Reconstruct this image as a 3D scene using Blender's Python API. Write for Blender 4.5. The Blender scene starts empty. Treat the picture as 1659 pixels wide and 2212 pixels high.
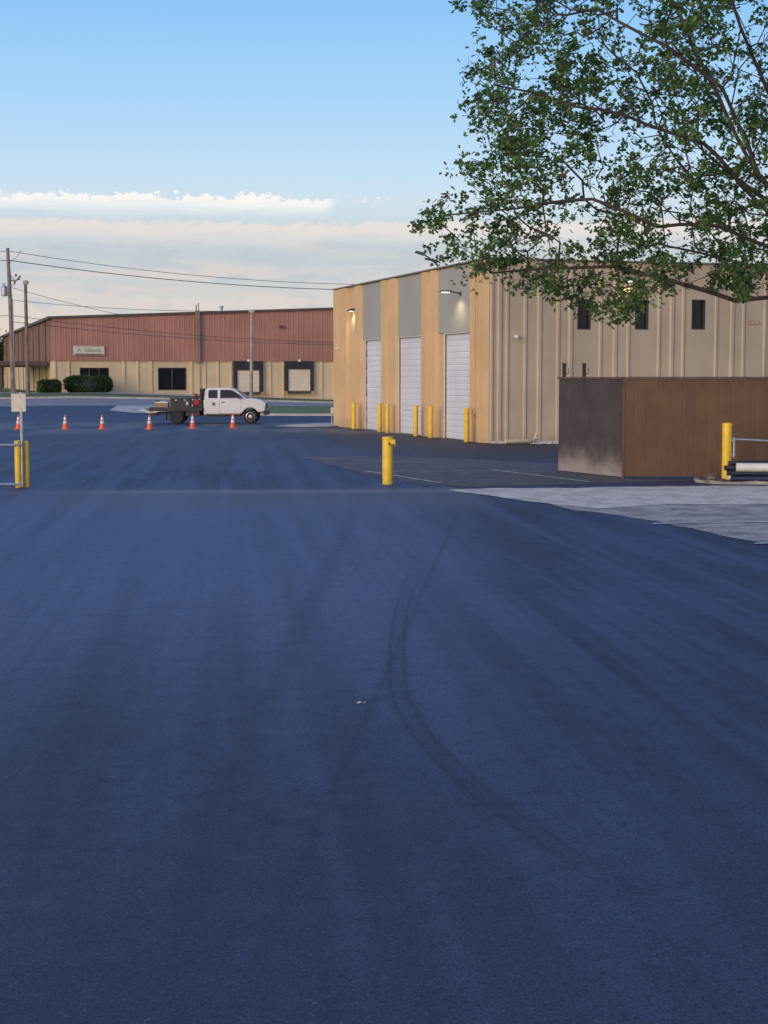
import bpy, bmesh, math, random
import numpy as np
from mathutils import Vector, noise as mnoise
random.seed(7)
SC = bpy.context.scene
COL = SC.collection
# ------------------------------------------------------------------ survey
F=3400.0; CX=829.5; CY=1106.0; PITCH=math.atan(291/3400.0); H=2.5
def lerp(a,b,t): return a+(b-a)*t
def clamp(v,a=0.,b=1.): return max(a,min(b,v))
def terrain(x,y):
    s=clamp((y-95)/40.); s=s*s*(3-2*s)
    return s*(0.4+0.75*clamp((-x-4)/20.))
def ray(px,py):
    dx=(px-CX)/F; dy=(py-CY)/F
    return (dx, math.cos(PITCH)-dy*math.sin(PITCH), -math.sin(PITCH)-dy*math.cos(PITCH))
def G(px,py):
    d=ray(px,py); a,b=0.,1500.
    for _ in range(60):
        m=(a+b)/2
        if H+d[2]*m-terrain(d[0]*m,d[1]*m)>0: a=m
        else: b=m
    return (d[0]*a,d[1]*a)
def at(px,py,Y):
    d=ray(px,py); t=Y/d[1]
    return (d[0]*t,Y,H+d[2]*t)
# ------------------------------------------------------------------ materials
def s2l(c):
    return tuple(((v/255.)/12.92 if v/255.<=0.04045 else ((v/255.+0.055)/1.055)**2.4) for v in c)
class NT:
    def __init__(s,tree): s.t=tree; s.n=tree.nodes; s.l=tree.links
    def node(s,typ,**kw):
        n=s.n.new(typ)
        for k,v in kw.items(): setattr(n,k,v)
        return n
    def link(s,a,b): s.l.new(a,b)
    def m(s,op,a,b=None,c=None,cl=False):
        n=s.n.new('ShaderNodeMath'); n.operation=op; n.use_clamp=cl
        for i,v in enumerate((a,b,c)):
            if v is None: continue
            if isinstance(v,(int,float)): n.inputs[i].default_value=v
            else: s.l.new(v,n.inputs[i])
        return n.outputs[0]
    def mix(s,f,a,b,blend='MIX'):
        n=s.n.new('ShaderNodeMix'); n.data_type='RGBA'; n.blend_type=blend
        for i,v in ((0,f),(6,a),(7,b)):
            if isinstance(v,(int,float)): n.inputs[i].default_value=v
            elif isinstance(v,tuple): n.inputs[i].default_value=(*v[:3],1)
            else: s.l.new(v,n.inputs[i])
        return n.outputs[2]
    def sm(s,v,a,b):
        n=s.n.new('ShaderNodeMapRange'); n.interpolation_type='SMOOTHSTEP'
        s.l.new(v,n.inputs[0])
        for i,x in ((1,a),(2,b)): n.inputs[i].default_value=x
        n.inputs[3].default_value=0; n.inputs[4].default_value=1
        return n.outputs[0]
    def vec(s,x,y,z):
        n=s.n.new('ShaderNodeCombineXYZ')
        for i,v in enumerate((x,y,z)):
            if isinstance(v,(int,float)): n.inputs[i].default_value=v
            else: s.l.new(v,n.inputs[i])
        return n.outputs[0]
    def noise(s,vec,scale,detail=3,rough=.55):
        n=s.n.new('ShaderNodeTexNoise'); n.inputs['Scale'].default_value=scale
        n.inputs['Detail'].default_value=detail; n.inputs['Roughness'].default_value=rough
        if vec is not None: s.l.new(vec,n.inputs['Vector'])
        return n.outputs['Fac']
def newmat(name):
    m=bpy.data.materials.new(name); m.use_nodes=True
    t=NT(m.node_tree); b=m.node_tree.nodes['Principled BSDF']
    g=t.node('ShaderNodeNewGeometry'); sp=t.node('ShaderNodeSeparateXYZ'); t.link(g.outputs['Position'],sp.inputs[0])
    return m,t,b,g,sp
def mat(name,color,rough=.6,var=.25,scale=1.5,streak=0.,bump=0.,bscale=20,metal=0.,fine=.0,dirt=0.,dirtcol=(.25,.22,.19),dirtz=(0.,.6),spec=.5,coat=0.):
    m,t,b,g,sp=newmat(name)
    pos=g.outputs['Position']
    n1=t.noise(pos,scale,3)
    f=t.sm(n1,.3,.7)
    c=t.mix(f,tuple(v*(1-var) for v in color),tuple(min(1,v*(1+var*.6)) for v in color))
    if streak>0:
        v=t.vec(t.m('MULTIPLY',sp.outputs[0],3.),t.m('MULTIPLY',sp.outputs[1],3.),t.m('MULTIPLY',sp.outputs[2],.3))
        n2=t.noise(v,1.6,2); f2=t.m('MULTIPLY',t.sm(n2,.45,.85),streak)
        c=t.mix(f2,c,tuple(v*.5 for v in color))
    if fine>0:
        n3=t.noise(pos,60,1); c=t.mix(t.m('MULTIPLY',t.sm(n3,.4,.7),fine),c,tuple(v*.5 for v in color))
    if dirt>0:
        n4=t.noise(pos,2.2,3)
        zz=t.m('SUBTRACT',sp.outputs[2],t.m('MULTIPLY',t.m('SUBTRACT',n4,.5),1.0))
        fd=t.m('MULTIPLY',t.m('SUBTRACT',1.,t.sm(zz,dirtz[0],dirtz[1])),dirt)
        c=t.mix(fd,c,dirtcol)
    t.link(c,b.inputs['Base Color'])
    t.link(t.m('ADD',rough-.08,t.m('MULTIPLY',n1,.16)),b.inputs['Roughness'])
    b.inputs['Metallic'].default_value=metal
    b.inputs['Specular IOR Level'].default_value=spec
    b.inputs['Coat Weight'].default_value=coat
    if bump>0:
        bn=t.node('ShaderNodeBump'); bn.inputs['Strength'].default_value=bump; bn.inputs['Distance'].default_value=.02
        t.link(t.noise(pos,bscale,2),bn.inputs['Height']); t.link(bn.outputs[0],b.inputs['Normal'])
    return m
def emat(name,col,st):
    m=bpy.data.materials.new(name); m.use_nodes=True; b=m.node_tree.nodes['Principled BSDF']
    b.inputs['Base Color'].default_value=(*col,1); b.inputs['Emission Color'].default_value=(*col,1); b.inputs['Emission Strength'].default_value=st
    return m
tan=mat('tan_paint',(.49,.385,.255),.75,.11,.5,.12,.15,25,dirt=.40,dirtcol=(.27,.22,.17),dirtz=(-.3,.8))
tanw=mat('warm_lit_tan_paint',(.60,.405,.20),.7,.09,.6,.10,.15,25,dirt=.40,dirtcol=(.28,.22,.15),dirtz=(-.3,.8))  # the wall's tan with the door facade's warm light put into its colour
greyp=mat('grey_paint',(.34,.325,.28),.75,.07,.4,.06)
doorw=mat('white_door_paint',(.60,.60,.62),.5,.06,.7,.10)
trimd=mat('dark_trim',(.05,.05,.055),.5,.2,2)
trimg=mat('roof_edge_grey',(.20,.19,.175),.6,.15,1)
darkbrown=mat('brown_trim',(.095,.062,.052),.6,.2,2)
roofm=mat('roof_membrane',(.3,.29,.28),.8,.2,.5)
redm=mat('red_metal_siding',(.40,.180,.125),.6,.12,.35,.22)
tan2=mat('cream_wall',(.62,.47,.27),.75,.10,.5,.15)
grayside=mat('dull_red_side',(.26,.16,.13),.65,.2,.4,.4)  # duller, greyer red for the side wall and the flue
yellow=mat('yellow_paint',(.80,.50,.03),.45,.12,4,.15,.1,30,dirt=.4,dirtcol=(.25,.17,.06),dirtz=(-.1,.4))
galv=mat('galvanised_steel',(.36,.37,.40),.45,.2,6,.2,metal=.6)
wood=mat('weathered_wood',(.24,.175,.13),.85,.3,1.5,.5,.4,12)
woodl=mat('pale_wood',(.38,.31,.24),.85,.3,1.5,.5)
def rustmat(name,ca,cb,cc,base,bz,amt,sk=.5):
    m,t,b,g,sp=newmat(name); pos=g.outputs['Position']
    n=t.noise(pos,1.5,5,.68); n2=t.noise(t.vec(t.m('MULTIPLY',sp.outputs[0],5.),t.m('MULTIPLY',sp.outputs[1],5.),t.m('MULTIPLY',sp.outputs[2],.7)),1.,3)
    c=t.mix(t.sm(n,.36,.64),ca,cb); c=t.mix(t.m('MULTIPLY',t.sm(n2,.45,.7),sk),c,cc)
    zz=t.m('SUBTRACT',sp.outputs[2],t.m('MULTIPLY',t.m('SUBTRACT',n,.5),1.0))
    gr=t.m('SUBTRACT',1.,t.sm(zz,-.1,bz))
    c=t.mix(t.m('MULTIPLY',t.m('MULTIPLY',gr,gr),amt),c,base)
    t.link(c,b.inputs['Base Color']); b.inputs['Roughness'].default_value=.6; return m
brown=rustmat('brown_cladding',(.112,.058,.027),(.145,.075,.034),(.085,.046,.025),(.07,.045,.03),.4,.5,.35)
brownside=rustmat('dark_brown_cladding',(.052,.034,.030),(.074,.049,.043),(.040,.028,.026),(.33,.28,.24),1.15,.9,.4)  # side face darker and more purplish than the front, whitish at the base
white=mat('white_vehicle_paint',(.66,.65,.63),.3,.05,1,coat=.5,dirt=.35,dirtcol=(.38,.34,.30),dirtz=(.2,1.))
black=mat('black_paint',(.018,.018,.02),.45,.2,4)
pipeb=mat('dark_blue_pipe',(.018,.026,.048),.4,.2,4)
rubber=mat('tyre_rubber',(.022,.022,.023),.85,.2,8)
chrome=mat('bright_metal',(.55,.55,.57),.3,.1,5,metal=.8)
gold=mat('tan_wheel_paint',(.42,.33,.18),.5,.15,5)
redp=mat('red_paint',(.5,.03,.03),.4,.1,4)
orange=mat('orange_plastic',(.85,.13,.035),.5,.12,6,dirt=.3,dirtcol=(.25,.08,.04),dirtz=(-.3,.2))
whitep=mat('white_plastic',(.72,.72,.70),.5,.1,5)
signw=mat('sign_cream',(.60,.54,.42),.6,.08,3)
signtext=mat('sign_letter_green',(.22,.23,.18),.6,.1,3)
signbr=mat('sign_brown',(.16,.10,.07),.6,.1,3)
conc=mat('concrete',(.42,.37,.31),.85,.2,1.1,.0,.3,30,fine=.3)
kerbm=mat('kerb_concrete',(.52,.45,.36),.85,.2,1.5,.0,.3,30,fine=.2)
kerbd=mat('stained_kerb_concrete',(.34,.30,.25),.9,.35,3.5,.0,.6,18,fine=.4)
linep=mat('faded_white_line',(.60,.57,.54),.8,.45,3,fine=.5)
pvc=mat('white_pvc',(.68,.64,.57),.4,.1,3)
rockm=mat('rock',(.12,.10,.085),.9,.4,8,bump=.8,bscale=14)
cement=mat('dock_seal_black',(.028,.025,.026),.8,.3,2)
dockdoor=mat('beige_dock_door',(.70,.58,.43),.6,.06,1)
crate=mat('plywood_tan',(.30,.20,.12),.7,.15,4)
lampon=emat('lit_lamp_lens',(1.,.93,.72),5.)
glassd=bpy.data.materials.new('dark_glass'); glassd.use_nodes=True
b=glassd.node_tree.nodes['Principled BSDF']; b.inputs['Base Color'].default_value=(.010,.011,.014,1); b.inputs['Roughness'].default_value=.15; b.inputs['Specular IOR Level'].default_value=.35
taill=mat('red_lens',(.4,.01,.01),.3,.05,5)
headl=mat('clear_lens',(.6,.62,.65),.15,.05,5)
bronze=mat('orange_rubber_bumper',(.45,.22,.07),.7,.2,3)

def asphalt_mat():
    m,t,b,g,sp=newmat('fresh_sealed_asphalt'); pos=g.outputs['Position']
    x,y,z=sp.outputs
    agg=t.noise(pos,78,3,.8)
    vo=t.node('ShaderNodeTexVoronoi'); vo.inputs['Scale'].default_value=85; t.link(pos,vo.inputs['Vector'])
    vr=t.node('ShaderNodeSeparateColor'); t.link(vo.outputs['Color'],vr.inputs[0])
    big=t.noise(t.vec(t.m('MULTIPLY',x,.40),t.m('MULTIPLY',y,.13),0.),1.,4,.6)
    st=t.noise(t.vec(t.m('MULTIPLY',t.m('ADD',x,t.m('MULTIPLY',y,.10)),2.2),t.m('MULTIPLY',y,.05),3.),1.,3,.6)
    mott=t.noise(pos,3.5,4,.6)
    c=(.019,.027,.052)
    yramp=t.sm(y,7,19)  # film and streaks get paler farther from the camera
    c=t.mix(t.m('MULTIPLY',t.m('MULTIPLY',t.sm(big,.40,.62),t.m('ADD',.38,t.m('MULTIPLY',yramp,.42))),.9),c,(.050,.067,.122))
    c=t.mix(t.m('MULTIPLY',t.sm(st,.46,.60),t.m('ADD',.18,t.m('MULTIPLY',yramp,.36))),c,(.068,.088,.150))
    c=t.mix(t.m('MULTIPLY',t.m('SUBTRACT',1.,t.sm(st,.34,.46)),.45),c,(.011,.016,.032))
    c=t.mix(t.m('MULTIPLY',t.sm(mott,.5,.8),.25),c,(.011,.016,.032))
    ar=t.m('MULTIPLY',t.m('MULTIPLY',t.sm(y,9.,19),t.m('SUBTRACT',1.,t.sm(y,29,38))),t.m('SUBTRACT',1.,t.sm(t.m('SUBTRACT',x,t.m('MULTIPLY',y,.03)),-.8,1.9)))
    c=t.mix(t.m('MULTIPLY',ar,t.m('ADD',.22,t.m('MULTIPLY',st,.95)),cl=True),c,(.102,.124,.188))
    # soft tyre scuff arc and one pale paving seam
    yy=t.m('SUBTRACT',y,13.)
    q=t.m('MULTIPLY',yy,yy)
    x0=t.m('ADD',.05,t.m('MULTIPLY',q,t.m('ADD',.0055,t.m('MULTIPLY',t.m('LESS_THAN',yy,0.),.030))))
    inr=t.m('MULTIPLY',t.sm(y,6.5,9),t.m('SUBTRACT',1.,t.sm(y,14,23)))
    d=t.m('ABSOLUTE',t.m('SUBTRACT',t.m('SUBTRACT',x,x0),.06))
    mk=t.m('ADD',t.m('MULTIPLY',t.m('SUBTRACT',1.,t.sm(d,.02,.17)),.45),t.m('MULTIPLY',t.m('SUBTRACT',1.,t.sm(t.m('ABSOLUTE',t.m('SUBTRACT',d,.065)),.006,.032)),.55))
    scuff=t.m('ADD',.40,t.m('MULTIPLY',t.sm(t.noise(pos,9.,3,.7),.36,.58),.42))
    c=t.mix(t.m('MULTIPLY',t.m('MULTIPLY',mk,inr),scuff),c,(.008,.011,.022))
    sd=t.m('ABSOLUTE',t.m('SUBTRACT',t.m('ADD',x,t.m('MULTIPLY',t.m('SUBTRACT',mott,.5),.05)),t.m('ADD',-1.1,t.m('MULTIPLY',y,.085))))
    c=t.mix(t.m('MULTIPLY',t.m('SUBTRACT',1.,t.sm(sd,.01,.06)),t.m('MULTIPLY',t.m('SUBTRACT',1.,t.sm(y,25,36)),.35)),c,(.009,.012,.024))
    sd2=t.m('ABSOLUTE',t.m('SUBTRACT',x,t.m('SUBTRACT',t.m('MULTIPLY',y,.02),1.15)))
    c=t.mix(t.m('MULTIPLY',t.m('SUBTRACT',1.,t.sm(sd2,.02,.20)),t.m('MULTIPLY',t.m('SUBTRACT',1.,t.sm(y,25,36)),.30)),c,(.011,.015,.030))
    gs=t.m('ADD',.36,t.m('MULTIPLY',t.sm(agg,.34,.66),1.40))
    sc=t.node('ShaderNodeVectorMath',operation='SCALE'); t.link(c,sc.inputs[0]); t.link(gs,sc.inputs['Scale']); c=sc.outputs[0]
    c=t.mix(t.m('MULTIPLY',t.m('GREATER_THAN',vr.outputs[0],.955),.38),c,(.11,.13,.185))
    c=t.mix(t.m('MULTIPLY',t.m('LESS_THAN',vr.outputs[1],.14),.72),c,(.003,.004,.009))
    # dusty construction joint running across the lot
    yj=t.m('SUBTRACT',t.m('ADD',y,t.m('MULTIPLY',t.m('SUBTRACT',mott,.5),1.)),t.m('ADD',34.6,t.m('MULTIPLY',x,.05)))
    ay=t.m('ABSOLUTE',yj)
    leftm=t.m('MULTIPLY',t.m('SUBTRACT',1.,t.sm(x,1.5,2.6)),t.m('SUBTRACT',1.,t.m('MULTIPLY',t.sm(t.m('MULTIPLY',x,-1.),5.,8.),.7)))
    dj=t.m('SUBTRACT',1.,t.sm(ay,.05,1.0))
    c=t.mix(t.m('MULTIPLY',t.m('MULTIPLY',dj,leftm),.62),c,(.24,.21,.18))
    dj2=t.m('SUBTRACT',1.,t.sm(t.m('ABSOLUTE',t.m('ADD',yj,2.0)),.3,4.0))
    c=t.mix(t.m('MULTIPLY',t.m('MULTIPLY',dj2,leftm),t.m('MULTIPLY',mott,.75)),c,(.14,.125,.12))
    # greyer tone farther into the lot, near-black beside the building
    c=t.mix(t.m('MULTIPLY',t.sm(y,36,60),t.m('ADD',.25,t.m('MULTIPLY',big,.4))),c,(.050,.050,.058))
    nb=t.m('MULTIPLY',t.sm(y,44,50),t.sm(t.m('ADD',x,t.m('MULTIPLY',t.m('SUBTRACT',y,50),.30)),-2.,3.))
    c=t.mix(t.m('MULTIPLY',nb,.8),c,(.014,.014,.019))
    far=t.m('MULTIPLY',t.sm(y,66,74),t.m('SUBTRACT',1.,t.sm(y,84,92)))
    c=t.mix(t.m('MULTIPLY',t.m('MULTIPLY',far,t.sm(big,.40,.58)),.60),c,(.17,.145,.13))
    t.link(c,b.inputs['Base Color'])
    t.link(t.m('ADD',.50,t.m('MULTIPLY',mott,.25)),b.inputs['Roughness'])
    b.inputs['Specular IOR Level'].default_value=.5
    bn=t.node('ShaderNodeBump'); bn.inputs['Strength'].default_value=1.; bn.inputs['Distance'].default_value=.012
    t.link(agg,bn.inputs['Height']); t.link(bn.outputs[0],b.inputs['Normal'])
    return m
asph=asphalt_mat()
def oldasph(name,ca,cb,cc,k=.5):
    m,t,b,g,sp=newmat(name); pos=g.outputs['Position']
    n=t.noise(pos,1.6,6,.75); n2=t.noise(pos,40,2); n3=t.noise(pos,1.1,5,.72)
    c=t.mix(t.sm(n,.40,.60),ca,cb); c=t.mix(t.m('MULTIPLY',t.sm(n3,.50,.60),k),c,cc)
    c=t.mix(t.m('MULTIPLY',t.sm(n2,.45,.7),.30),c,tuple(v*.45 for v in ca))
    v=t.node('ShaderNodeTexVoronoi',feature='DISTANCE_TO_EDGE'); v.inputs['Scale'].default_value=.55
    wv=t.node('ShaderNodeVectorMath',operation='ADD'); t.link(pos,wv.inputs[0])
    nn=t.node('ShaderNodeTexNoise'); nn.inputs['Scale'].default_value=1.8; nn.inputs['Detail'].default_value=3; t.link(pos,nn.inputs['Vector']); t.link(nn.outputs['Color'],wv.inputs[1])
    t.link(wv.outputs[0],v.inputs['Vector'])
    cr=t.m('SUBTRACT',1.,t.sm(v.outputs['Distance'],.004,.016))
    c=t.mix(t.m('MULTIPLY',cr,.45),c,tuple(v*.35 for v in ca))
    t.link(c,b.inputs['Base Color']); b.inputs['Roughness'].default_value=.85
    bn=t.node('ShaderNodeBump'); bn.inputs['Strength'].default_value=.5; bn.inputs['Distance'].default_value=.01
    t.link(n2,bn.inputs['Height']); t.link(bn.outputs[0],b.inputs['Normal'])
    return m
oldA=oldasph('old_grey_asphalt',(.30,.255,.205),(.48,.41,.33),(.15,.135,.12),.65)
oldB=oldasph('worn_brown_asphalt',(.090,.078,.072),(.135,.115,.105),(.050,.048,.052))
apron=oldasph('pale_concrete_apron',(.60,.505,.39),(.78,.66,.51),(.40,.345,.28),.6)
streetm=oldasph('street_asphalt',(.23,.215,.20),(.28,.26,.24),(.18,.175,.165))
def grassmat():
    m,t,b,g,sp=newmat('mown_grass'); pos=g.outputs['Position']
    c=t.mix(t.sm(t.noise(pos,.7,4),.35,.65),(.07,.12,.02),(.15,.20,.04))
    c=t.mix(t.m('MULTIPLY',t.sm(t.noise(pos,14,2),.4,.7),.5),c,(.04,.07,.015))
    c=t.mix(t.m('MULTIPLY',t.sm(t.noise(pos,.25,3),.55,.75),.5),c,(.20,.17,.07))
    t.link(c,b.inputs['Base Color']); b.inputs['Roughness'].default_value=.9
    return m
grass=grassmat()
dirtm=mat('bare_soil',(.14,.11,.08),.95,.4,2,0,.6,25,fine=.5)
def leafmat(name,ca,cb,cred,red=.06):
    m,t,b,g,sp=newmat(name)
    r=g.outputs['Random Per Island']
    c=t.mix(r,ca,cb)
    c=t.mix(t.m('MULTIPLY',t.sm(t.noise(g.outputs['Position'],.9,1),.42,.62),.62),c,tuple(v*.5 for v in ca))
    c=t.mix(t.m('GREATER_THAN',t.m('FRACT',t.m('MULTIPLY',r,37.)),1-red),c,cred)
    t.link(c,b.inputs['Base Color']); b.inputs['Roughness'].default_value=.5
    tr=t.node('ShaderNodeBsdfTranslucent'); t.link(c,tr.inputs[0])
    mx=t.node('ShaderNodeMixShader'); mx.inputs[0].default_value=.33
    t.link(b.outputs[0],mx.inputs[1]); t.link(tr.outputs[0],mx.inputs[2])
    t.link(mx.outputs[0],m.node_tree.nodes['Material Output'].inputs['Surface'])
    return m
leafm=leafmat('oak_leaves',(.055,.125,.024),(.18,.29,.06),(.24,.12,.04),.02)
shrubm=leafmat('hedge_leaves',(.035,.075,.02),(.085,.14,.035),(.05,.05,.02),.03)
bark=mat('bark',(.080,.057,.046),.9,.4,6,.4,.7,22)

# ------------------------------------------------------------------ mesh helpers
class MB:
    def __init__(s): s.v=[]; s.f=[]; s.m=[]
    def add(s,vs,fs,m=0):
        o=len(s.v); s.v+= [tuple(p) for p in vs]; s.f+=[tuple(i+o for i in f) for f in fs]; s.m+=[m]*len(fs); return s
    def box(s,x0,x1,y0,y1,z0,z1,m=0,pl=None,z1b=None):
        if z1b is None: z1b=z1
        vs=[(x0,y0,z0),(x1,y0,z0),(x1,y1,z0),(x0,y1,z0),(x0,y0,z1),(x1,y0,z1b),(x1,y1,z1b),(x0,y1,z1)]
        if pl: vs=[pl(*p) for p in vs]
        return s.add(vs,[(0,3,2,1),(4,5,6,7),(0,1,5,4),(1,2,6,5),(2,3,7,6),(3,0,4,7)],m)
    def prism(s,poly,y0,y1,m=0,fn=lambda a,b,c:(a,b,c)):
        n=len(poly); vs=[fn(a,y0,c) for a,c in poly]+[fn(a,y1,c) for a,c in poly]
        fs=[tuple(range(n)),tuple(range(2*n-1,n-1,-1))]+[(i,(i+1)%n,(i+1)%n+n,i+n) for i in range(n)]
        return s.add(vs,fs,m)
    def tube(s,pts,rs,n=8,m=0,caps=True):
        pts=[Vector(p) for p in pts]
        if isinstance(rs,(int,float)): rs=[rs]*len(pts)
        rings=[]
        for i,p in enumerate(pts):
            d=(pts[min(i+1,len(pts)-1)]-pts[max(i-1,0)]).normalized()
            up=Vector((0,0,1)) if abs(d.z)<.9 else Vector((1,0,0))
            a=d.cross(up).normalized(); c=d.cross(a).normalized()
            rings.append([p+(a*math.cos(2*math.pi*k/n)+c*math.sin(2*math.pi*k/n))*rs[i] for k in range(n)])
        vs=[q for r in rings for q in r]; fs=[]
        for i in range(len(pts)-1):
            for k in range(n):
                fs.append((i*n+k,i*n+(k+1)%n,(i+1)*n+(k+1)%n,(i+1)*n+k))
        if caps: fs.append(tuple(range(n))); fs.append(tuple((len(pts)-1)*n+k for k in range(n)))
        return s.add(vs,fs,m)
    def lathe(s,prof,c=(0,0,0),n=20,m=0,axis='z'):
        vs=[];fs=[]
        for r,z in prof:
            for k in range(n):
                a=2*math.pi*k/n
                if axis=='z': vs.append((c[0]+r*math.cos(a),c[1]+r*math.sin(a),c[2]+z))
                else: vs.append((c[0]+r*math.cos(a),c[1]+z,c[2]+r*math.sin(a)))
        for i in range(len(prof)-1):
            for k in range(n): fs.append((i*n+k,i*n+(k+1)%n,(i+1)*n+(k+1)%n,(i+1)*n+k))
        if prof[0][0]>1e-4: fs.append(tuple(range(n)))
        if prof[-1][0]>1e-4: fs.append(tuple((len(prof)-1)*n+k for k in range(n)))
        return s.add(vs,fs,m)
    def mesh(s,name,mats,smooth=False,recalc=True):
        me=bpy.data.meshes.new(name); me.from_pydata(s.v,[],s.f)
        for mt in mats: me.materials.append(mt)
        me.polygons.foreach_set('material_index',s.m)
        if recalc:
            bm=bmesh.new(); bm.from_mesh(me); bmesh.ops.recalc_face_normals(bm,faces=bm.faces); bm.to_mesh(me); bm.free()
        if smooth:
            me.polygons.foreach_set('use_smooth',[True]*len(me.polygons))
            try: me.set_sharp_from_angle(angle=math.radians(38))
            except Exception: pass
        me.update(); return me
def put(name,me,parent=None,loc=(0,0,0),rz=0,bevel=0):
    o=bpy.data.objects.new(name,me); COL.objects.link(o); o.location=loc; o.rotation_euler=(0,0,rz)
    if parent is not None: o.parent=parent
    if bevel:
        b=o.modifiers.new('bevel','BEVEL'); b.width=bevel; b.segments=2; b.limit_method='ANGLE'; b.angle_limit=math.radians(35)
    return o
def tag(o,label,cat,group=None):
    o["label"]=label; o["category"]=cat
    if group: o["group"]=group
    return o
def root(name,label,cat,loc=(0,0,0),rz=0,group=None):
    o=bpy.data.objects.new(name,None); o.empty_display_size=.3; COL.objects.link(o); o.location=loc; o.rotation_euler=(0,0,rz)
    return tag(o,label,cat,group)
def part(name,mb,mats,parent,smooth=False,bevel=0,loc=(0,0,0),rz=0,label=None):
    if not isinstance(mats,(list,tuple)): mats=[mats]
    o=put(name,mb.mesh(name,mats,smooth),parent,loc,rz,bevel)
    if label: o["label"]=label
    return o
def clone(r,loc,rz=None,label=None):
    q=r.copy(); COL.objects.link(q); q.location=loc
    if rz is not None: q.rotation_euler=(0,0,rz)
    if label: q["label"]=label
    def rec(src,dst):
        for ch in src.children:
            c=ch.copy(); COL.objects.link(c); c.parent=dst; rec(ch,c)
    rec(r,q); return q
XC=list(range(-24,-3,2)); YC=list(range(95,136,2))
def sheet(name,pts,off,mt,jit=0.,kind='structure'):
    if jit>0:
        out=[]
        for i in range(len(pts)):
            a=Vector((*pts[i],0)); b_=Vector((*pts[(i+1)%len(pts)],0)); L=(b_-a).length
            n=int(min(60,max(1,L/.35)))
            for k in range(n):
                p=a.lerp(b_,k/n)
                q=(mnoise.noise(Vector((p.x*1.3,p.y*1.3,5.)))+.5*mnoise.noise(Vector((p.x*4,p.y*4,5.))))*jit; w=(mnoise.noise(Vector((p.x*1.3,p.y*1.3,15.)))+.5*mnoise.noise(Vector((p.x*4,p.y*4,25.))))*jit
                out.append((p.x+q,p.y+w) if k else (p.x,p.y))
        pts=out
    bm=bmesh.new(); bm.faces.new([bm.verts.new((p[0],p[1],0)) for p in pts])
    ys=[p[1] for p in pts]; xs=[p[0] for p in pts]
    if max(ys)>95:
        for c in YC:
            if min(ys)<c<max(ys): bmesh.ops.bisect_plane(bm,geom=bm.verts[:]+bm.edges[:]+bm.faces[:],plane_co=(0,c,0),plane_no=(0,1,0))
        for c in XC:
            if min(xs)<c<max(xs): bmesh.ops.bisect_plane(bm,geom=bm.verts[:]+bm.edges[:]+bm.faces[:],plane_co=(c,0,0),plane_no=(1,0,0))
    for v in bm.verts: v.co.z=terrain(v.co.x,v.co.y)+off
    bmesh.ops.recalc_face_normals(bm,faces=bm.faces)
    for f in bm.faces:
        if f.normal.z<0: f.normal_flip()
    me=bpy.data.meshes.new(name); bm.to_mesh(me); bm.free(); me.materials.append(mt)
    o=put(name,me)
    if kind: o["kind"]=kind
    return o
def kerb(name,pts,w,h,mt,base=-.02,rough=0.):
    mb=MB(); P=[]
    for i in range(len(pts)-1):
        a=Vector(pts[i]);b_=Vector(pts[i+1]); n=max(1,int((b_-a).length/(2 if not rough else .25)))
        for k in range(n): P.append(a.lerp(b_,k/n))
    P.append(Vector(pts[-1])); vs=[]
    for i,p in enumerate(P):
        d=(P[min(i+1,len(P)-1)]-P[max(i-1,0)]).normalized(); nn=Vector((-d.y,d.x))*w/2
        z=terrain(p.x,p.y); hh=h+rough*mnoise.noise(Vector((p.x*2,p.y*2,1))); ww=1+rough*8*mnoise.noise(Vector((p.x*3,p.y*3,4)))
        for s_,zz in ((-1,base),(-1,hh-.03),(-.75,hh),(1,hh),(1,base)):
            q=p+nn*s_*ww; vs.append((q.x,q.y,z+zz))
    fs=[]
    for i in range(len(P)-1):
        for k in range(5): fs.append((i*5+k,i*5+(k+1)%5,(i+1)*5+(k+1)%5,(i+1)*5+k))
    fs.append((0,1,2,3,4)); e=(len(P)-1)*5; fs.append((e,e+1,e+2,e+3,e+4))
    mb.add(vs,fs); o=put(name,mb.mesh(name,[mt])); o["kind"]='structure'; return o
def line_strip(name,pa,pb,w,off=.018,mt=None):
    a=Vector(pa);b_=Vector(pb); d=(b_-a).normalized(); n=Vector((-d.y,d.x))*w/2
    return sheet(name,[tuple(a+n),tuple(b_+n),tuple(b_-n),tuple(a-n)],off,mt or linep,jit=.02)

# ------------------------------------------------------------------ frames of the two buildings
N=Vector(G(1055,957)); Lc=Vector(G(725,920)); d1=(Lc-N); LEN=d1.length; d1.normalize(); d2=Vector((d1.y,-d1.x))
TH=math.atan2(d2.y,d2.x)
def hitp(px,py,O,nrm,ax):
    d=ray(px,py); t=O.dot(nrm)/(d[0]*nrm.x+d[1]*nrm.y)
    p=Vector((d[0]*t,d[1]*t))-O
    return p.dot(ax),H+d[2]*t
def FA(px,py=815): return hitp(px,py,N,d2,d1)
def FR(px,py=815): return hitp(px,py,N,d1,d2)
Cb=Vector(at(115,815,140)[:2])
def FB(px,py=815): return hitp(px,py,Cb,d1,d2)

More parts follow.
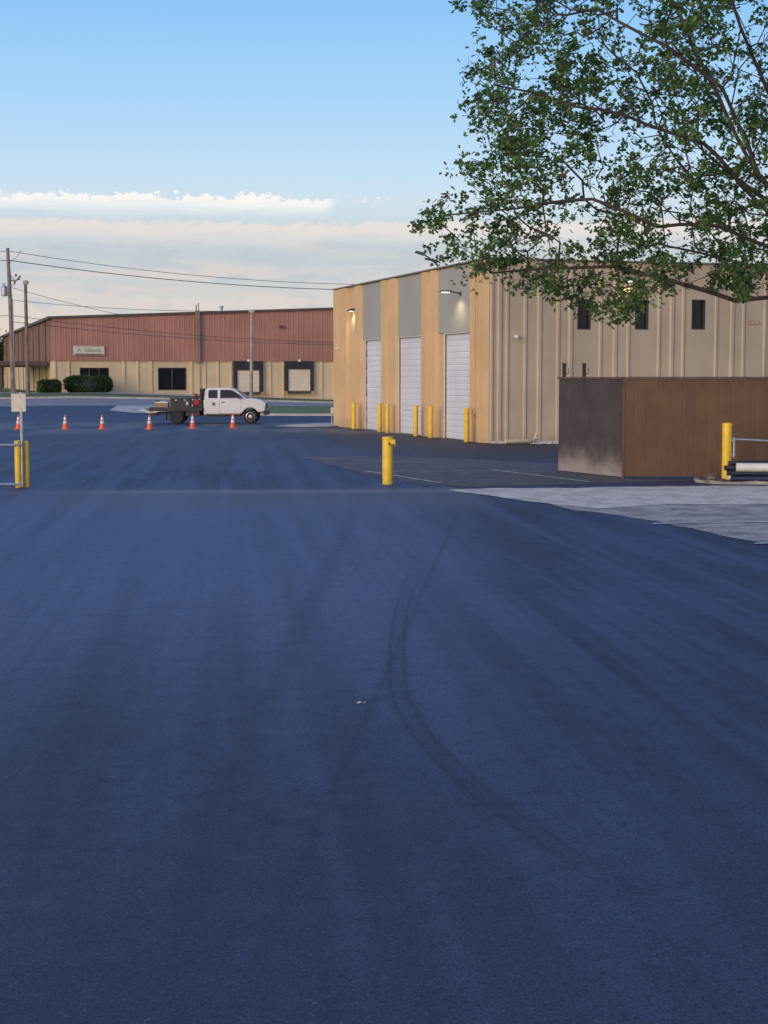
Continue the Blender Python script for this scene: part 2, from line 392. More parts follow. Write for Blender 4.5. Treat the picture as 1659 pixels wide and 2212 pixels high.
# ------------------------------------------------------------------ ground and paving
sheet('ground',[(-1500,-200),(1500,-200),(1500,2500),(-1500,2500)],-.03,grass)
def off2(O,a,b_): p=O+d2*a+d1*b_; return (p.x,p.y)
S0=Vector((-25,112))   # near edge of street
lotpts=[(-70,-15),(45,-15),(45,95)]+[off2(S0,t,0) for t in (60,30,0,-40)]
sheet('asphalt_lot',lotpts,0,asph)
sheet('street',[off2(S0,-60,0),off2(S0,90,0),off2(S0,90,10),off2(S0,-60,10)],.012,streetm)
kerb('street_kerb',[off2(S0,-60,10.1),off2(S0,80,10.1)],.25,.13,kerbm)
gy=Vector(G(640,898))
vL=G(322,892)
v0=[ (vL[0]-1.0,vL[1]+3.5),(vL[0],vL[1]),G(480,897),G(640,898),G(725,898),off2(gy,40,2)]
sheet('grass_verge',[off2(S0,15.,-1.0)]+v0+[off2(S0,60,-.3)],.10,grass)
kerb('verge_kerb',[off2(S0,11.,-.6),off2(S0,13.,-1.5)]+v0,.30,.13,kerbm)
sheet('concrete_walk',[off2(S0,6.,.0),off2(S0,15,0),(vL[0]-.9,vL[1]+3.),(vL[0]-.1,vL[1]+.1),(vL[0]-.9,vL[1]-.3),(vL[0]-3.2,vL[1]+3)],.014,kerbm)
sheet('entrance_pavement',[off2(Cb,2,-.2),off2(Cb,18,-.2),off2(Cb,14.5,-9.0),off2(Cb,5,-7.5),off2(Cb,-6,-6.),off2(Cb,-8,-.2)],.012,kerbm)
sheet('loading_yard',[off2(Cb,17,-.2),off2(Cb,50,-.2),off2(Cb,50,-2.6),off2(Cb,17,-2.2)],.012,apron)
sheet('gravel_nose',[G(588,922),G(640,917),G(726,914),(Lc.x+.2,Lc.y-.1),G(718,922),G(655,924)],.03,kerbm,jit=.12)
sheet('worn_asphalt',[G(650,988),G(830,984),G(1206,1002),G(1345,1031),G(1500,1040),G(1000,1052),G(900,1046),G(780,1022)],.006,oldB,jit=.25)
sheet('old_asphalt',[G(1180,1085),G(1700,1075),G(2300,1072),G(2300,1330),G(1900,1235),G(1659,1176),G(1400,1124),G(1230,1100)],.006,oldA,jit=.22)
sheet('concrete_apron',[G(968,1058),G(1300,1053),G(1700,1050),G(2300,1047),G(2300,1082),G(1659,1090),G(1450,1090),G(1285,1100),G(1150,1085),G(1040,1069)],.012,apron,jit=.35)
for i,(a,b_,w) in enumerate([((787,1018),(955,1045),.10),((1065,1016),(1272,1042),.10),((1410,1133),(1720,1128),.12),((830,1019),(1130,1018),.06),((655,989),(975,1003),.05),((1630,1176),(1700,1174),.10)]):
    line_strip('parking_line',G(*a),G(*b_),w)
isl=[(7.55,37.05),(8.4,36.8),(20,36.2),(20,48),(10.4,48),(10.35,38.75),(7.75,38.7)]
sheet('planting_island',isl,.05,dirtm)
kerb('island_kerb',[(7.7,38.7),(7.5,37.6),(7.75,37.0),(8.6,36.8),(20,36.2)],.14,.055,kerbd,rough=.05)

# ------------------------------------------------------------------ near warehouse
A=root('beige_warehouse','beige ribbed concrete warehouse with three white roller doors','building',(N.x,N.y,0),TH)
fac=lambda s,d,z:(-d,s,z)
rgt=lambda s,d,z:(s,-d,z)
zT=6.95; RX=42.
doors=[]
for (a,b_) in ((961,1019),(862,915),(790,828)):
    y0=FA(b_)[0]; y1=FA(a)[0]; doors.append((y0,y1,0,4.25))
wins=[]
for xc in (1261.5,1386,1508.5):
    x0,zt=FR(xc-14,647); x1,zb=FR(xc+14,712); wins.append((x0,x1,zb,zt))
def wall(mb,pl,s0,s1,z0,z1,ops,th,m=0):
    cur=s0
    for (a,b_,c,d) in sorted(ops):
        mb.box(cur,a,-th,0,z0,z1,m,pl)
        if c>z0: mb.box(a,b_,-th,0,z0,c,m,pl)
        if d<z1: mb.box(a,b_,-th,0,d,z1,m,pl)
        cur=b_
    mb.box(cur,s1,-th,0,z0,z1,m,pl)
mb=MB()
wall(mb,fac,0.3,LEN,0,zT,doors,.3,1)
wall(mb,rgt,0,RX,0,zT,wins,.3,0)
mb.box(RX-.3,RX,.31,LEN,0,zT); mb.box(.31,RX-.31,LEN-.3,LEN,0,zT)
part('wall',mb,[tan,tanw],A)
for a,b_ in ((726,734),(737,755),(773,785),(829,841),(845,861),(916,930),(934,947),(1021,1031),(1035,1047),(1049,1055.4)):
    mb=MB(); y0=FA(b_)[0]; y1=FA(a)[0]; e=min(.07,(y1-y0)*.25); dep=.16
    mb.prism([(y0,0),(y0+e,dep),(y1-e,dep),(y1,0)],0,zT-.03,0,lambda s,z,d:(-d,s,z))
    part('pier',mb,tanw,A)
for (y0,y1,z0,z1),(a,b_) in zip(doors,((949,1019.5),(862.3,915),(786,828.4))):
    ya=FA(b_)[0]; yb=FA(a)[0]
    mb=MB(); mb.box(ya,yb,.004,.05,z1+.04,zT-.04,0,fac)
    part('grey_panel',mb,greyp,A,bevel=.01)
for (y0,y1,z0,z1) in doors:
    mb=MB(); n=17; hh=z1/n
    pr=[(-.22,.004)]
    for k in range(n):
        z=k*hh
        pr+=[(-.10,z+.004),(-.085,z+.03),(-.085,z+hh-.04),(-.10,z+hh-.004)]
    pr.append((-.22,z1-.004))
    mb.prism(pr,y0,y1,0,lambda d,s,z_:(-d,s,z_))
    dd=part('roller_door',mb,doorw,A)
    mb=MB(); mb.prism([(y0-.06,0),(y0,0),(y0,z1),(y1,z1),(y1,0),(y1+.06,0),(y1+.06,z1+.04),(y0-.06,z1+.04)],-.08,.03,0,lambda s,d,z:(-d,s,z))
    part('door_frame',mb,doorw,dd)
mb=MB()
for px in (1062,1079,1095,1134,1165,1205,1232,1296,1328,1356,1422,1450,1474,1545,1580,1604,1650):
    x=FR(px)[0]; w=.12 if px in (1079,1165,1232,1328,1450,1580) else .08
    mb.prism([(x-w,0),(x-w*.45,.05),(x+w*.45,.05),(x+w,0)],0,zT-.03,0,lambda s,z,d:(s,-d,z))
x=FR(1675)[0]; k=0
while x<RX-.4:
    mb.prism([(x-.10,0),(x-.045,.05),(x+.045,.05),(x+.10,0)],0,zT-.03,0,lambda s,z,d:(s,-d,z))
    k+=1; x+=.80 if k%2 else .50
part('wall_rib',mb,tan,A)
for (x0,x1,z0,z1) in wins:
    mb=MB(); mb.box(x0+.002,x1-.002,-.17,-.14,z0,z1,0,rgt); g_=part('window',mb,glassd,A)
    mb=MB(); t_=.035
    mb.box(x0,x0+t_,-.135,.01,z0,z1,0,rgt); mb.box(x1-t_,x1,-.135,.01,z0,z1,0,rgt); mb.box(x0+t_,x1-t_,-.135,.01,z0,z0+t_,0,rgt); mb.box(x0+t_,x1-t_,-.135,.01,z1-t_,z1,0,rgt)
    part('frame',mb,trimd,g_)
mb=MB(); mb.box(.31,RX-.31,.31,LEN-.31,zT-.5,zT-.3)
mb.box(-.19,.32,-.12,LEN+.05,zT+.003,zT+.055,1); mb.box(.33,RX+.05,-.12,.32,zT+.003,zT+.055,1)
part('roof',mb,[roofm,trimg],A)
y=FA(823)[0]; mb=MB(); mb.lathe([(.10,0),(.10,.5-.12),(.14,.38),(.14,.5),(0,.53)],(1.2,y,zT-.2),12)
part('roof_vent',mb,galv,A,smooth=True)
mb=MB(); mb.lathe([(.10,0),(.12,.65)],(1.7,y-.3,zT-.3),10); part('roof_vent',mb,galv,A,smooth=True)
mb=MB(); x0,z1=FR(1616,694); x1,z0=FR(1640,701)
mb.box(x0,x1,.0,.02,z0,z1,1,rgt)
for q in ((x0,x1,z0,z0+.012),(x0,x1,z1-.012,z1),(x0,x0+.012,z0+.012,z1-.012),(x1-.012,x1,z0+.012,z1-.012)): mb.box(q[0],q[1],.021,.03,q[2],q[3],0,rgt)
o=put('wall_notice',mb.mesh('wall_notice',[redp,tan]),None,(N.x,N.y,0),TH); tag(o,'small red outlined notice mounted on beige wall','sign')
def wl(lx,ly,z): p=N+d2*lx+d1*ly; return (p.x,p.y,z)
def light(parent,loc,energy,size,rot=(0,0,0)):
    l=bpy.data.lights.new('lamp_light','SPOT'); l.energy=energy; l.color=(1.,.88,.50)
    l.spot_size=math.radians(150); l.spot_blend=.8
    l.shadow_soft_size=size
    o=bpy.data.objects.new('lamp_light',l); COL.objects.link(o); o.parent=parent; o.location=loc; o.rotation_euler=rot; return o
y_,z_=FA(998,632)
R=root('wall_lamp','lit LED wall lamp on short arm above the roller door','lamp',wl(0,y_,z_),TH,'lit wall lamps on the warehouse')
mb=MB(); mb.tube([(-.05,0,-.05),(-.25,0,0),(-.55,0,.04)],.025,8); mb.box(-.08,-.052,-.08,.08,-.13,.05); part('arm',mb,trimd,R,smooth=True)
mb=MB(); mb.prism([(-.95,.02),(-.95,.04),(-.85,.07),(-.5,.07),(-.45,.04),(-.45,0)],-.12,.12); part('lamp_head',mb,trimd,R,bevel=.01)
mb=MB(); mb.box(-.85,-.55,-.08,.08,-.012,.0); part('lens',mb,lampon,R); light(R,(-.55,0,-.12),55,.08)
y_,z_=FA(764,670)
R=root('wall_lamp','lit downlight under small hood on tan wall','lamp',wl(0,y_,z_),TH,'lit wall lamps on the warehouse')
mb=MB(); mb.prism([(0,-.05),(-.28,-.05),(-.28,0),(-.1,.08),(0,.08)],-.18,.18); part('lamp_head',mb,trimd,R)
mb=MB(); mb.box(-.2,-.05,-.10,.10,-.065,-.052); part('lens',mb,lampon,R); light(R,(-.2,0,-.18),26,.08)
x_,z_=FR(1357,607)
R=root('wall_lamp','lit small wall pack lamp high on ribbed wall','lamp',wl(x_,0,z_),TH,'lit wall lamps on the warehouse')
mb=MB(); mb.prism([(-.12,-.02),(.12,-.02),(.10,.12),(-.10,.12)],-.28,-.10); part('lamp_head',mb,trimd,R)
mb=MB(); mb.box(-.08,.08,-.26,-.13,-.035,-.022); part('lens',mb,lampon,R); light(R,(0,-.25,-.12),18,.06)
for (px,py,onr) in ((1112,729,True),(737,754,False)):
    s_,z_=(FR if onr else FA)(px,py)
    R=root('security_camera','small white dome camera bracketed to wall','camera',wl(s_ if onr else 0,0 if onr else s_,z_),TH if onr else TH-math.pi/2,'security cameras on the warehouse')
    mb=MB(); mb.box(-.05,.05,-.2,0,.02,.08); part('bracket',mb,whitep,R)
    mb=MB(); mb.lathe([(.07,.02),(.08,0),(.07,-.05),(.04,-.08),(0,-.09)],(0,-.24,0.03),14); part('camera_housing',mb,whitep,R,smooth=True)
y_,z_=FA(1036,700)
mb=MB(); mb.tube([(-.19,0,.6),(-.19,0,zT-.9)],.022,6); mb.box(-.27,-.17,-.09,.09,1.1,1.35)
o=put('electrical_conduit',mb.mesh('electrical_conduit',[tanw],True),None,wl(0,y_,0),TH); tag(o,'thin painted conduit with switch box on pier','conduit')
R=root('gas_meter','small beige gas meter with pipes beside warehouse corner','meter',(Lc.x-.12,Lc.y+.1,0))
mb=MB(); mb.box(-.13,.13,-.12,.12,.65,.95); part('meter_body',mb,signw,R,bevel=.02)
mb=MB(); mb.tube([(-.08,0,0),(-.08,0,.7)],.025,8); part('pipe',mb,galv,R,smooth=True)
mb=MB(); mb.tube([(.08,0,0),(.08,0,.7)],.025,8); part('pipe',mb,galv,R,smooth=True)
# gravel bed at the foot of the wall and a drain pipe lying on it
def gd_(u,v): p=N+d2*u-d1*v; return (p.x,p.y)
def bedw(u): return .5+1.9*math.sin(math.pi*clamp((u+.3)/9.5))+.25*mnoise.noise(Vector((u*1.3,3,0)))
sheet('gravel_bed',[gd_(-.1,.02),gd_(8.6,.02)]+[gd_(u*.3,bedw(u*.3)) for u in range(28,-1,-1)],.006,kerbm)
mb=MB(); rs=np.random.RandomState(3)
for i in range(2600):
    u=rs.rand()*8.4; p=gd_(u,.05+rs.rand()*(bedw(u)+.05))
    r=.03+.05*rs.rand(); ang=rs.rand()*3
    vs=[(p[0]+r*math.cos(ang+k*1.57)*(.7+.5*rs.rand()),p[1]+r*math.sin(ang+k*1.57)*(.7+.5*rs.rand()),.006+r*.3*rs.rand()) for k in range(4)]+[(p[0],p[1],.03+r*.9)]
    mb.add(vs,[(0,1,4),(1,2,4),(2,3,4),(3,0,4)])
o=put('gravel',mb.mesh('gravel',[kerbm])); o["kind"]='stuff'
def g3(u,v,z): p=gd_(u,v); return (p[0],p[1],z)
mb=MB(); mb.tube([g3(.1,1.5,.11),g3(1.0,1.4,.11),g3(1.35,1.25,.12),g3(1.48,1.1,.16),g3(1.52,1.05,.24),g3(1.54,1.0,.36)],.08,10)
o=put('drain_pipe',mb.mesh('drain_pipe',[tan2],True)); tag(o,'off-white plastic drain pipe lying on gravel','pipe')

# ------------------------------------------------------------------ far warehouse
zR=3.96
B=root('red_and_cream_warehouse','warehouse with red metal siding above cream ribbed wall','building',(Cb.x,Cb.y,0),TH)
LB=62.; RIDGE=34.; zL=7.8; sl=.043
def ztop(s): return zL+sl*min(s,RIDGE)-sl*max(0,s-RIDGE)
def rect(x0,x1,y0,y1):
    a,zt=FB(x0,y0); b2,zb=FB(x1,y1); return (a,b2,zb,zt)
ent=rect(172,236,794,843); win2=rect(341,403,794,843)
dk1=rect(511,559,799,846); dk2=rect(621,669,797,844)
mb=MB(); wall(mb,rgt,0,LB,0,zR,[ent,win2,dk1,dk2],.35,0)
mb.box(0,.3,.36,70,0,zR); mb.box(LB-.3,LB,.36,70,0,zR); mb.box(.31,LB-.31,69.7,70,0,zR)
for s in np.arange(.15,LB,1.22):
    if any(o_[0]-.35<s<o_[1]+.35 for o_ in (ent,win2,dk1,dk2)): continue
    mb.prism([(s-.13,0),(s-.08,.1),(s+.08,.1),(s+.13,0)],.0,zR-.02,0,lambda a,z,d:(a,-d,z))
part('lower_wall',mb,tan2,B)
mb=MB()
mb.box(-.05,RIDGE,-.25,.12,zR,zL,0,rgt,z1b=ztop(RIDGE)); mb.box(RIDGE,LB+.05,-.25,.12,zR,ztop(RIDGE),0,rgt,z1b=ztop(LB))
for s in np.arange(.2,LB,.46):
    mb.prism([(s-.05,.12),(s-.025,.145),(s+.025,.145),(s+.05,.12)],zR-.02,ztop(s)-.25,0,lambda a,z,d:(a,-d,z))
part('red_siding',mb,redm,B)
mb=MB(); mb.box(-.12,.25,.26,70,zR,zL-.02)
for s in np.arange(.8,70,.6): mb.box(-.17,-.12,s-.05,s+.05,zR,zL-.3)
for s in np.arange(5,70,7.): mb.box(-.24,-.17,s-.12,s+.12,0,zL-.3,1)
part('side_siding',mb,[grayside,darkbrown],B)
mb2=MB()
for (s0,s1) in ((-.3,RIDGE),(RIDGE,LB+.3)):
    za,zb_=ztop(max(s0,0)),ztop(s1)
    mb2.prism([(s0,za-.16),(s1,zb_-.16),(s1,zb_+.06),(s0,za+.06)],-.28,.1,0)
    mb2.prism([(s0,za-.06),(s1,zb_-.06),(s1,zb_+.03),(s0,za+.03)],.11,70.2,1)
mb2.box(-.42,-.31,-.28,70,zL-.20,zL+.05,0)
part('roof',mb2,[darkbrown,roofm],B)
mb=MB(); s_=FB(427)[0]; mb.box(s_-.20,s_+.20,.19,.45,zR-.2,ztop(s_)+.15,0,rgt); mb.box(s_-.16,s_-.07,.25,.38,ztop(s_)+.15,ztop(s_)+.7,0,rgt); mb.box(s_+.06,s_+.13,.25,.36,ztop(s_)+.15,ztop(s_)+.85,0,rgt)
part('flue_duct',mb,grayside,B,bevel=.02)
mb=MB(); s_=FB(489)[0]; mb.lathe([(.12,0),(.12,.45),(.2,.45),(.2,.6),(0,.68)],(s_,2,ztop(s_)-.05),12); part('roof_vent',mb,galv,B,smooth=True)
mb=MB(); s_=FB(429)[0]; mb.box(s_-.06,s_+.06,.105,.2,.6,zR-.4,0,rgt)
part('downspout',mb,tan2,B)
for r,nm in ((ent,'entrance_glazing'),(win2,'window')):
    mb=MB(); mb.box(r[0],r[1],-.22,-.19,r[2],r[3],0,rgt); g_=part(nm,mb,glassd,B)
    mb=MB(); t_=.07
    mb.box(r[0],r[0]+t_,-.18,.02,r[2],r[3],0,rgt); mb.box(r[1]-t_,r[1],-.18,.02,r[2],r[3],0,rgt)
    mb.box(r[0]+t_,r[1]-t_,-.18,.02,r[2],r[2]+t_,0,rgt); mb.box(r[0]+t_,r[1]-t_,-.18,.02,r[3]-t_,r[3],0,rgt)
    for q in ((.5,) if nm=='window' else (.33,.66)):
        xm=lerp(r[0],r[1],q); mb.box(xm-.035,xm+.035,-.18,-.02,r[2]+t_,r[3]-t_,0,rgt)
    part('frame',mb,darkbrown,g_)
for r,fr in ((dk1,(503,567,780,848)),(dk2,(613,676,780,848))):
    mb=MB(); mb.box(r[0],r[1],-.02,.20,r[2],r[3],0,rgt)
    for k in range(1,5): z=lerp(r[2],r[3],k/5); mb.box(r[0],r[1],.201,.207,z-.012,z+.012,1,rgt)
    D=part('dock_door',mb,[dockdoor,tan2],B)
    q=rect(*fr); mb=MB()
    mb.prism([(q[0],r[2]-.12),(r[0],r[2]-.12),(r[0],r[3]-.02),(r[1],r[3]-.02),(r[1],r[2]-.12),(q[1],r[2]-.12),(q[1],q[3]),(q[0],q[3])],.19,.32,0,lambda s,d,z:(s,-d,z))
    part('dock_seal',mb,cement,D)
    mb=MB(); mb.box(r[0]+.01,r[1]-.01,.11,.4,r[2]-.24,r[2]-.06,0,rgt); part('dock_leveller',mb,trimd,D)
    for s in (q[0]-.05,q[1]-.25):
        mb=MB(); mb.box(s,s+.28,.33,.55,r[2]-.32,r[2]-.02,0,rgt); part('dock_bumper',mb,bronze,D)
    mb=MB(); xm=(r[0]+r[1])/2; mb.box(xm-.12,xm+.12,.33,.36,q[3]-.05,q[3]+.16,0,rgt); part('dock_number_plate',mb,whitep,D)
s_,z_=FB(606,706); mb=MB(); mb.box(s_-.16,s_+.16,.2,.5,z_-.12,z_+.12,0,rgt); part('flood_light',mb,darkbrown,B,bevel=.02)
mb=MB(); mb.box(-4.5,-.26,3,26,3.55,3.95)
for s in (3.4,9,15,20,25.6): mb.box(-4.4,-4.2,s,s+.2,.9,3.55)
part('canopy',mb,darkbrown,B)
r=rect(158,225,747,768)
def textmesh(txt,size,ext=.01):
    c=bpy.data.curves.new('t','FONT'); c.body=txt; c.size=size; c.extrude=ext; c.align_x='CENTER'; c.align_y='CENTER'
    o=bpy.data.objects.new('t',c); COL.objects.link(o); bpy.context.view_layer.update()
    me=bpy.data.meshes.new_from_object(o.evaluated_get(bpy.context.evaluated_depsgraph_get())); bpy.data.objects.remove(o); return me
sx=(r[0]+r[1])/2; sz=(r[2]+r[3])/2; sw=r[1]-r[0]; sh=r[3]-r[2]
p=Cb+d2*sx-d1*.19
S=root('shop_sign','cream board sign reading SURFACES with triangle logo','sign',(p.x,p.y,sz),TH)
mb=MB(); mb.box(-sw/2,sw/2,-.10,0,-sh/2,sh/2); part('board',mb,signw,S,bevel=.01)
mb=MB(); mb.box(-sw/2+.1,sw/2-.1,-.112,-.102,-sh/2+.05,-sh/2+.15)
for q in ((-sw/2+.03,sw/2-.03,sh/2-.05,sh/2-.03),(-sw/2+.03,sw/2-.03,-sh/2+.012,-sh/2+.025)): mb.box(q[0],q[1],-.112,-.102,q[2],q[3])
part('trim_band',mb,signbr,S)
tm=textmesh('SURFACES',.32); tm.materials.append(signtext); o=put('lettering',tm,S,(.30,-.112,-.02)); o.rotation_euler=(math.pi/2,0,0)
mb=MB(); mb.add([(-1.10,-.112,-.14),(-.88,-.112,.24),(-.82,-.112,.24),(-1.02,-.112,-.14)],[(0,1,2,3)]); mb.add([(-.85,-.112,.14),(-.68,-.112,-.14),(-.75,-.112,-.14),(-.88,-.112,.08)],[(0,1,2,3)])
mb.box(-.4,.3,-.112,-.104,.2,.23)
part('logo',mb,signtext,S)

# ------------------------------------------------------------------ leaves / hedges / tree
LEAF=np.array([(0,0),(.40,.28),(.16,.48),(.38,.74),(0,1),(-.38,.74),(-.16,.48),(-.40,.28)])
def leafmesh(name,pos,size,rs,mt,shape=LEAF,upbias=.4):
    n=len(pos); k=len(shape)
    nr=rs.normal(size=(n,3)); nr[:,2]=np.abs(nr[:,2])+upbias; nr/=np.linalg.norm(nr,axis=1)[:,None]
    a=rs.normal(size=(n,3)); a-= (a*nr).sum(1)[:,None]*nr; a/=np.linalg.norm(a,axis=1)[:,None]
    b_=np.cross(nr,a); sz=size*(.65+.7*rs.rand(n))
    co=pos[:,None,:]+(a[:,None,:]*shape[None,:,0,None]+b_[:,None,:]*shape[None,:,1,None])*sz[:,None,None]
    co+= nr[:,None,:]*((np.abs(shape[:,0])*.35)[None,:,None])*sz[:,None,None]
    me=bpy.data.meshes.new(name); me.vertices.add(n*k); me.vertices.foreach_set('co',co.reshape(-1).astype(np.float32))
    me.loops.add(n*k); me.loops.foreach_set('vertex_index',np.arange(n*k,dtype=np.int32))
    me.polygons.add(n); me.polygons.foreach_set('loop_start',(np.arange(n)*k).astype(np.int32))
    me.update(calc_edges=True); me.materials.append(mt); return me
QL=np.array([(0,0),(.3,.35),(.22,.75),(0,1),(-.22,.75),(-.3,.35)])
def hedge(px0,px1,ytop,dist,label):
    rs=np.random.RandomState(int(px0)); a,_=FB(px0); b2,zt=FB(px1,ytop)
    c=(a+b2)/2; p=Cb+d2*c-d1*dist; L=(b2-a)/2
    zb=terrain(p.x,p.y); hh=zt-zb
    R=root('hedge',label,'shrub',(p.x,p.y,zb),TH,'clipped shrubs by the entrance')
    n=8000; u=rs.normal(size=(n,3)); u/=np.linalg.norm(u,axis=1)[:,None]
    u=np.sign(u)*np.abs(u)**.55
    lump=np.array([1+.10*mnoise.noise(Vector((v[0]*L*1.3,v[1]*2,v[2]*2+px0))) for v in u])
    P=u*lump[:,None]*np.array([L,1.0,hh/2])*(.9+.1*rs.rand(n,1)); P[:,2]+=hh/2; P[:,2]=np.maximum(P[:,2],.05)
    put('foliage',leafmesh('foliage',P,.15,rs,shrubm,QL),R)
    mb=MB(); mb.lathe([(.01,0),(.8,.05),(.92,.5),(.8,.85),(.01,.92)],(0,0,0),14)
    mb.v=[(x*L*.93,y*.9,z*hh) for x,y,z in mb.v]
    part('dark_core',mb,black,R,smooth=True)  # added solid dark core, standing in for shade between the leaves
hedge(133,236,812,2.2,'long clipped green hedge beside dark entrance')
hedge(75,123,821,3.2,'rounded clipped green shrub at building corner')

TY=38.2; TX=11.3
sil=[(1020,-10),(1060,-150),(1250,-300),(1700,-420),(2200,-350),(2600,0),(2650,400),(2400,620),(1950,670),(1659,640),(1560,625),(1460,620),(1400,640),(1360,680),(1320,690),(1290,665),(1200,630),(1150,625),(1090,635),(1050,625),(1005,590),(960,550),(930,500),(890,448),(950,436),(1030,436),(1055,405),(1010,372),(1000,335),(1070,290),(1080,262),(1010,215),(1045,165),(1000,110),(1075,70)]
sil=[(lambda q:(q[0],q[2]))(at(x,y,TY)) for x,y in sil]
sil=np.array(sil)
def inside(x,z):
    c=False; n=len(sil); j=n-1
    for i in range(n):
        xi,zi=sil[i]; xj,zj=sil[j]
        if (zi>z)!=(zj>z) and x<(xj-xi)*(z-zi)/(zj-zi)+xi: c=not c
        j=i
    return c
rs=np.random.RandomState(11)
pts=[]
x0,x1=sil[:,0].min(),sil[:,0].max(); z0,z1=sil[:,1].min(),sil[:,1].max()
tries=0
while len(pts)<2750 and tries<300000:
    tries+=1
    x=rs.uniform(x0,x1); z=rs.uniform(z0,z1)
    if x>11.0 and rs.rand()<.80: continue
    if z>12 and rs.rand()<.5: continue
    if not inside(x,z): continue
    hw=5.2*math.sqrt(max(.02,1-((x-TX)/11.2)**2))*(.55+.45*math.sin(math.pi*clamp((z-z0)/(z1-z0+2),0,1)))
    y=rs.uniform(-1,1)*hw
    v=Vector((x*.75,y*.22,z*.95))
    if mnoise.noise(v)+.6*mnoise.noise(v*2.1)<-.13: continue
    pts.append((x,TY+y,z))
pts=np.array(pts)
nodes=[Vector((TX,TY,0))]; par=[-1]; plen=[0.]
def addpath(start,pl,jit=.0):
    cur=start
    for p in pl:
        p=Vector(p); a=nodes[cur]; L=(p-a).length; n=max(1,int(L/.45))
        perp=Vector((mnoise.noise(p*1.7),mnoise.noise(p*1.7+Vector((9,0,0))),mnoise.noise(p*1.7+Vector((0,9,0)))))*jit*L
        last=cur
        for k in range(1,n+1):
            t=k/n; q=a.lerp(p,t)+perp*math.sin(math.pi*t)
            nodes.append(q); par.append(last); plen.append(plen[last]+(q-nodes[last]).length); last=len(nodes)-1
        cur=last
    return cur
tr=addpath(0,[(TX-.05,TY,2.2),(TX+.05,TY,4.2)],.02)
def lp(px,py,dy): q=at(px,py,TY+dy); return (q[0],q[1],q[2])
addpath(tr,[lp(1700,500,-.5),lp(1600,400,-1.2),lp(1520,310,-1.6),lp(1400,270,-2.0),lp(1240,230,-2.2),lp(1100,190,-2.0)],.09)
addpath(tr,[lp(1700,545,-.5),lp(1560,490,-1.4),lp(1420,490,-1.9),lp(1280,430,-2.),lp(1120,450,-1.8),lp(960,465,-1.4)],.09)
addpath(tr,[lp(1700,640,.0),lp(1590,650,.0),lp(1480,615,-.2),lp(1330,575,.2),lp(1180,580,.3),lp(1060,590,.2)],.07)
tt=addpath(tr,[lp(1740,480,-.8),lp(1640,380,-1.5)],.05)
addpath(tt,[lp(1570,250,-1.8),lp(1500,110,-2.0),lp(1440,-20,-2.),lp(1380,-150,-2.)],.08)
addpath(tt,[lp(1560,190,-2.4),lp(1440,100,-2.6),lp(1290,20,-2.4)],.08)
t2=addpath(tr,[(TX-.4,TY+.1,6.),(TX-.9,TY+.2,7.5)],.03)
addpath(t2,[lp(1660,200,-1.0),lp(1600,60,-1.6),lp(1560,-80,-2.)],.08)
addpath(t2,[(TX-.6,TY+.2,10),(TX,TY,13.5)],.04)
for (ax,ay,az) in ((16,-1,7.5),(18,2,6),(15,1,11),(12,-4.5,8),(11,5,7.5),(8,4.5,9),(7,3.5,6)):
    addpath(tr,[(lerp(TX,ax,.4),TY+ay*.35,lerp(4.2,az,.5)),(ax,TY+ay,az)],.06)
arr=np.array([tuple(v) for v in nodes])
dd=np.min(np.linalg.norm(pts[:,None,:]-arr[None,:,:],axis=2),axis=1)
order=np.argsort(dd)
NP=np.zeros((60000,3)); NP[:len(nodes)]=arr; PL=np.zeros(60000); PL[:len(nodes)]=plen; cnt=len(nodes)
for idx in order:
    p=pts[idx]; d=np.linalg.norm(NP[:cnt]-p,axis=1)
    cost=d+.14*PL[:cnt]; i=int(np.argmin(cost))
    if i==0: i=tr
    before=len(nodes); addpath(i,[tuple(p)],.20)
    for k in range(before,len(nodes)): NP[k]=nodes[k]; PL[k]=plen[k]
    cnt=len(nodes)
nn=len(nodes); acc=np.zeros(nn)
E=2.42; r=np.zeros(nn)
for i in range(nn-1,-1,-1):
    if acc[i]==0: r[i]=.008
    else: r[i]=acc[i]**(1/E)
    if par[i]>=0: acc[par[i]]+=r[i]**E
r=np.minimum(r,.34)
mb=MB()
for i in range(1,nn):
    a=nodes[par[i]]; q=nodes[i]; ra=min(r[par[i]],r[i]*1.35) if par[i] else .40; n=4 if r[i]<.03 else (6 if r[i]<.06 else 9)
    mb.tube([a,q],[ra,r[i]],n,0,False)
for i in range(1,nn):
    if r[i]<.05 and rs.rand()<.35:
        q=nodes[i]; e_=q+Vector(tuple(rs.normal(size=3)*np.array([.24,.24,.2]))); m_=q.lerp(e_,.5)+Vector(tuple(rs.normal(size=3)*.04))
        mb.tube([q,m_,e_],[.007,.006,.004],3,0,False)
tree=root('oak_tree','broad pin oak with low spreading limbs and green leaves','tree',(0,0,0))
tb=put('trunk',mb.mesh('trunk',[bark],True,False),tree)
tips=np.array([tuple(nodes[i]) for i in range(nn) if acc[i]==0])
thin=np.array([tuple(nodes[i]) for i in range(nn) if 0<acc[i] and r[i]<.016])
lp_=[]
for c in tips:
    n=rs.randint(20,58)
    k=rs.randint(3,6)   # a few leaf rosettes per twig end
    for cc in c+rs.normal(size=(k,3))*np.array([.21,.21,.15]):
        lp_.append(cc+rs.normal(size=(max(3,n//k),3))*np.array([.085,.085,.065]))
for c in thin:
    if rs.rand()<.45: n=rs.randint(4,12); lp_.append(c+rs.normal(size=(n,3))*np.array([.09,.09,.07]))
lp_=np.concatenate(lp_)
put('crown',leafmesh('crown',lp_,.118,rs,leafm,LEAF,.3),tree)
print('LEAVES',len(lp_),'NODES',nn)

